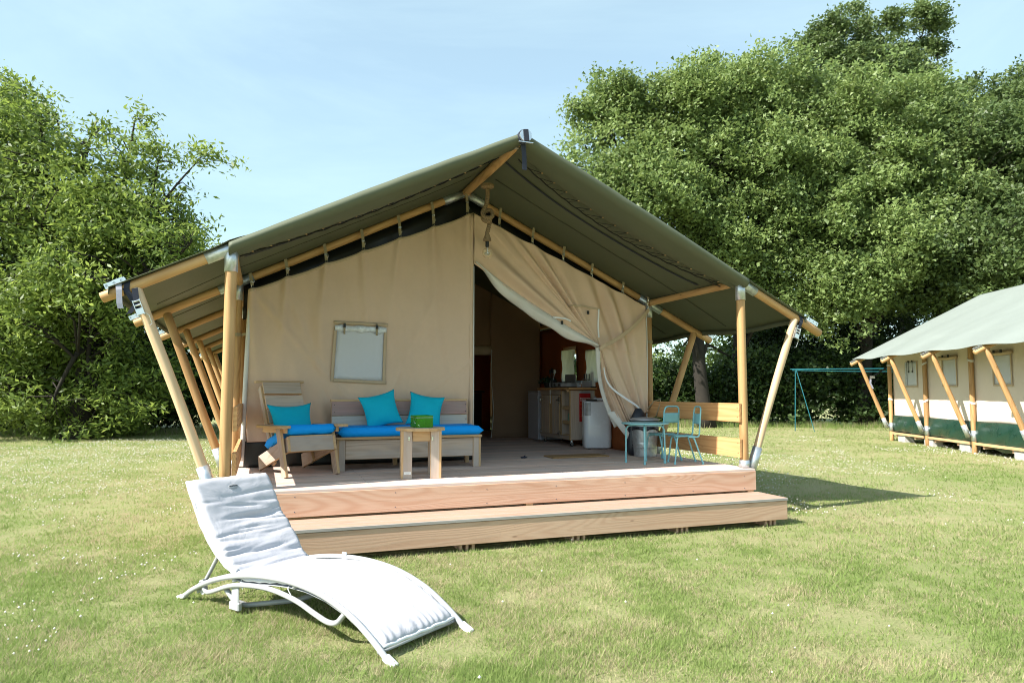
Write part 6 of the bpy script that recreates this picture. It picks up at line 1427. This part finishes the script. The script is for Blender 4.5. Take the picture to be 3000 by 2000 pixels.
for i, (x, y, w, h) in enumerate(((-17.4, 24.6, 5.5, 6.6), (-13.2, 24.8, 5.5, 7.0), (-9.2, 25.2, 5.0, 6.4), (-5.2, 26.2, 4, 4.8))):
    shrub(['tall dark thicket behind the walnut tree at the left edge', 'tall dark thicket behind the walnut trunk', 'tall dark thicket behind the slanting tent struts', 'tall thicket just left of the large tent wall'][i], x, y, w, h, 60 + i, ncl=620, dpt=1.8)
right = [(5.0, 27.6, 2.4, 2.4), (7.2, 28.2, 2.6, 2.5), (9.4, 28.0, 2.6, 3.0), (11.6, 27.6, 2.7, 3.2), (13.8, 27.4, 2.7, 3.4), (16.0, 27.0, 2.8, 3.4), (18.4, 26.6, 3.0, 3.4), (20.8, 26.2, 3.0, 3.4), (23.2, 26.0, 3.2, 3.4)]
lab_r = ['low sunlit hedge shrub left of the thick oak trunk', 'hedge shrub between the thick oak trunk and the slim one', 'hedge shrub behind the front right deck post', 'dark hedge shrub left of the swing frame legs', 'dark hedge shrub behind the swing frame legs', 'dark hedge shrub right of the swing frame legs', 'dark hedge shrub left of the far corner post of the second tent', 'hedge shrub hidden behind the far end of the second tent', 'hedge shrub hidden behind the second tent']
for i, (x, y, w, h) in enumerate(right): shrub(lab_r[i], x, y, w, h, 70 + i)
for i, (x, y, w, h) in enumerate(((11.5, 30.2, 4, 5.5), (15.2, 30.2, 4, 6.2), (19.2, 29.6, 4.4, 6.4), (23.4, 29, 4.4, 6.4))):
    shrub(['tall dark thicket left of the swing frame behind the oaks', 'tall dark thicket behind the swing frame', 'tall dark thicket beyond the gable of the second tent', 'tall thicket at the right edge behind the second tent'][i], x, y, w, h, 80 + i, ncl=620, dpt=1.8)
shrub('bright yellow-green bush lit by the sun between the two oak trunks', 9.6, 31.5, 3.4, 3.6, 90, 'walnut', ncl=200)
shrub('bright bush left of the thick oak trunk under the tent roof', 5.6, 31.0, 3.2, 2.8, 91, 'oak', ncl=170)
shrub('pale sunlit bush with silvery leaves at the foot of the walnut tree', -13.55, 21.9, 1.5, 1.0, 92, 'oak', ncl=70, per=40, leaf=0.10, sig=0.16, dpt=.5)

# ------------------------------------------------------------------ grass
def blades(n, rmin, rmax, seed, segs, half=44):
    """blades thin out and widen with the distance from the camera's side of the lawn, so the sward reads evenly"""
    r = np.random.default_rng(seed)
    rad_ = rmin * (rmax / rmin) ** r.uniform(0, 1, n); a = np.radians(r.uniform(-half, half, n)); x = rad_ * np.sin(a); y = rad_ * np.cos(a)
    p = np.stack([x, y, np.zeros(n)], 1)
    dn = vnoise(p, 1.9, 3) * 0.5 + vnoise(p, 6.0, 4) * 0.5
    keep = (r.uniform(size=n) < np.clip(0.30 + 2.0 * (dn - 0.32), 0.10, 1.0))
    rel = p - np.array([OX, OY, 0]); U = rel[:, 0] * wu.x + rel[:, 1] * wu.y; V = rel[:, 0] * wd.x + rel[:, 1] * wd.y
    keep &= ~((U > -5.3) & (U < -0.02) & (V > -0.02)); keep &= ~((U > -4.9) & (U < -0.0) & (V > -0.37) & (V < 0))      # none under the deck and step
    p = p[keep]; n = len(p); rad_ = rad_[keep]
    tuft = vnoise(p, 2.3, 8) * 0.6 + vnoise(p, 9.0, 18) * 0.4; h = r.uniform(0.010, 0.026, n) * (0.5 + 1.0 * tuft) * r.choice([1, 1, 1, 1, 1, 1, 1.3, 1.9], n) * (1 + rad_ / 40)
    th = r.uniform(0, 2 * math.pi, n); ln = r.uniform(0.3, 1.2, n) * h; d = np.stack([np.cos(th), np.sin(th), np.zeros(n)], 1); s = np.stack([-np.sin(th + r.normal(size=n) * .5), np.cos(th), np.zeros(n)], 1)
    w = ((0.0009 + 0.00033 * rad_) * r.uniform(0.6, 1.3, n))[:, None]; up = np.array([0, 0, 1.0]); tone = r.uniform(0, 1, n)
    b = p; m = p + up * (h * 0.62)[:, None] + d * (ln * 0.33)[:, None]; t = p + up * (h * 0.92)[:, None] + d * ln[:, None]
    if segs == 1: return np.stack([b - s * w, b + s * w, t], 1).reshape(-1, 3), np.repeat(tone, 3), 3
    return np.stack([b - s * w * .9, b + s * w * .9, m + s * w * .8, t, m - s * w * .8], 1).reshape(-1, 3), np.repeat(tone, 5), 5
for lab, args in (('short patchy lawn grass near the camera', (520000, 2.9, 8.0, 1, 1)), ('short lawn grass further out around the tents', (420000, 8.0, 29.0, 2, 1))):
    v, t, k = blades(*args); o = raw_mesh('grass', v, k, 'blade', t); tag(o, lab, 'grass', kind='stuff')
# longer grass along the hedge foot
r_ = np.random.default_rng(9); n = 26000
x = r_.uniform(-19, 24, n); yb = np.interp(x, [-19, -12, -5, 3, 10, 24], [22.0, 21.9, 23.4, 26.3, 26.8, 25.2]); y = yb + r_.normal(size=n) * 0.45
p = np.stack([x, y, np.zeros(n)], 1); h = r_.uniform(0.08, 0.34, n) * (0.4 + vnoise(p, .8, 2)); th = r_.uniform(0, 6.28, n); s = np.stack([np.cos(th), np.sin(th) * .3, 0 * th], 1) * 0.012; tt = p + np.stack([r_.normal(size=n) * .06, r_.normal(size=n) * .04, h], 1)
o = raw_mesh('long_grass', np.stack([p - s, p + s, tt], 1).reshape(-1, 3), 3, 'blade', np.repeat(r_.uniform(0, 1, n), 3)); tag(o, 'longer unmown grass along the foot of the hedge', 'grass', kind='stuff')
# clover heads
r_ = np.random.default_rng(12); V_ = []; 
n = 17000; rad2 = np.sqrt(r_.uniform(3.0 ** 2, 22 ** 2, n)); a = np.radians(r_.uniform(-42, 42, n)); p = np.stack([rad2 * np.sin(a), rad2 * np.cos(a), np.zeros(n)], 1)
dn = vnoise(p, 0.45, 21) * .6 + vnoise(p, 1.3, 22) * .4; side_ = np.where(p[:, 0] < -2.4, -0.06, np.where((p[:, 0] > 3.0) & (p[:, 1] > 7), 0.0, 0.22)); keep = (dn > 0.50 + side_) | (r_.uniform(size=n) < 0.015)
rel = p - np.array([OX, OY, 0]); U = rel[:, 0] * wu.x + rel[:, 1] * wu.y; Vv = rel[:, 0] * wd.x + rel[:, 1] * wd.y; keep &= ~((U > -5.5) & (U < 0.1) & (Vv > -0.5)); p = p[keep]
fl = MB()
oct_ = [Vector(q) for q in ((1, 0, 0), (-1, 0, 0), (0, 1, 0), (0, -1, 0), (0, 0, 1), (0, 0, -1))]; of = [(0, 2, 4), (2, 1, 4), (1, 3, 4), (3, 0, 4), (2, 0, 5), (1, 2, 5), (3, 1, 5), (0, 3, 5)]
for q in p:
    s_ = random.uniform(0.005, 0.009) * (1 + 0.03 * Vector(q).length); c_ = Vector(q) + Vector((0, 0, random.uniform(0.03, 0.055))); fl.add([c_ + o_ * s_ for o_ in oct_], of)
o = fl.build('clover_flowers', 'clover', None, smooth='all'); tag(o, 'small white clover flower heads scattered over the lawn', 'flowers', kind='stuff')
_t = sum(len(o.data.polygons) for o in C.objects if o.type == "MESH"); print("built", len(C.objects), "objects", _t, "faces")
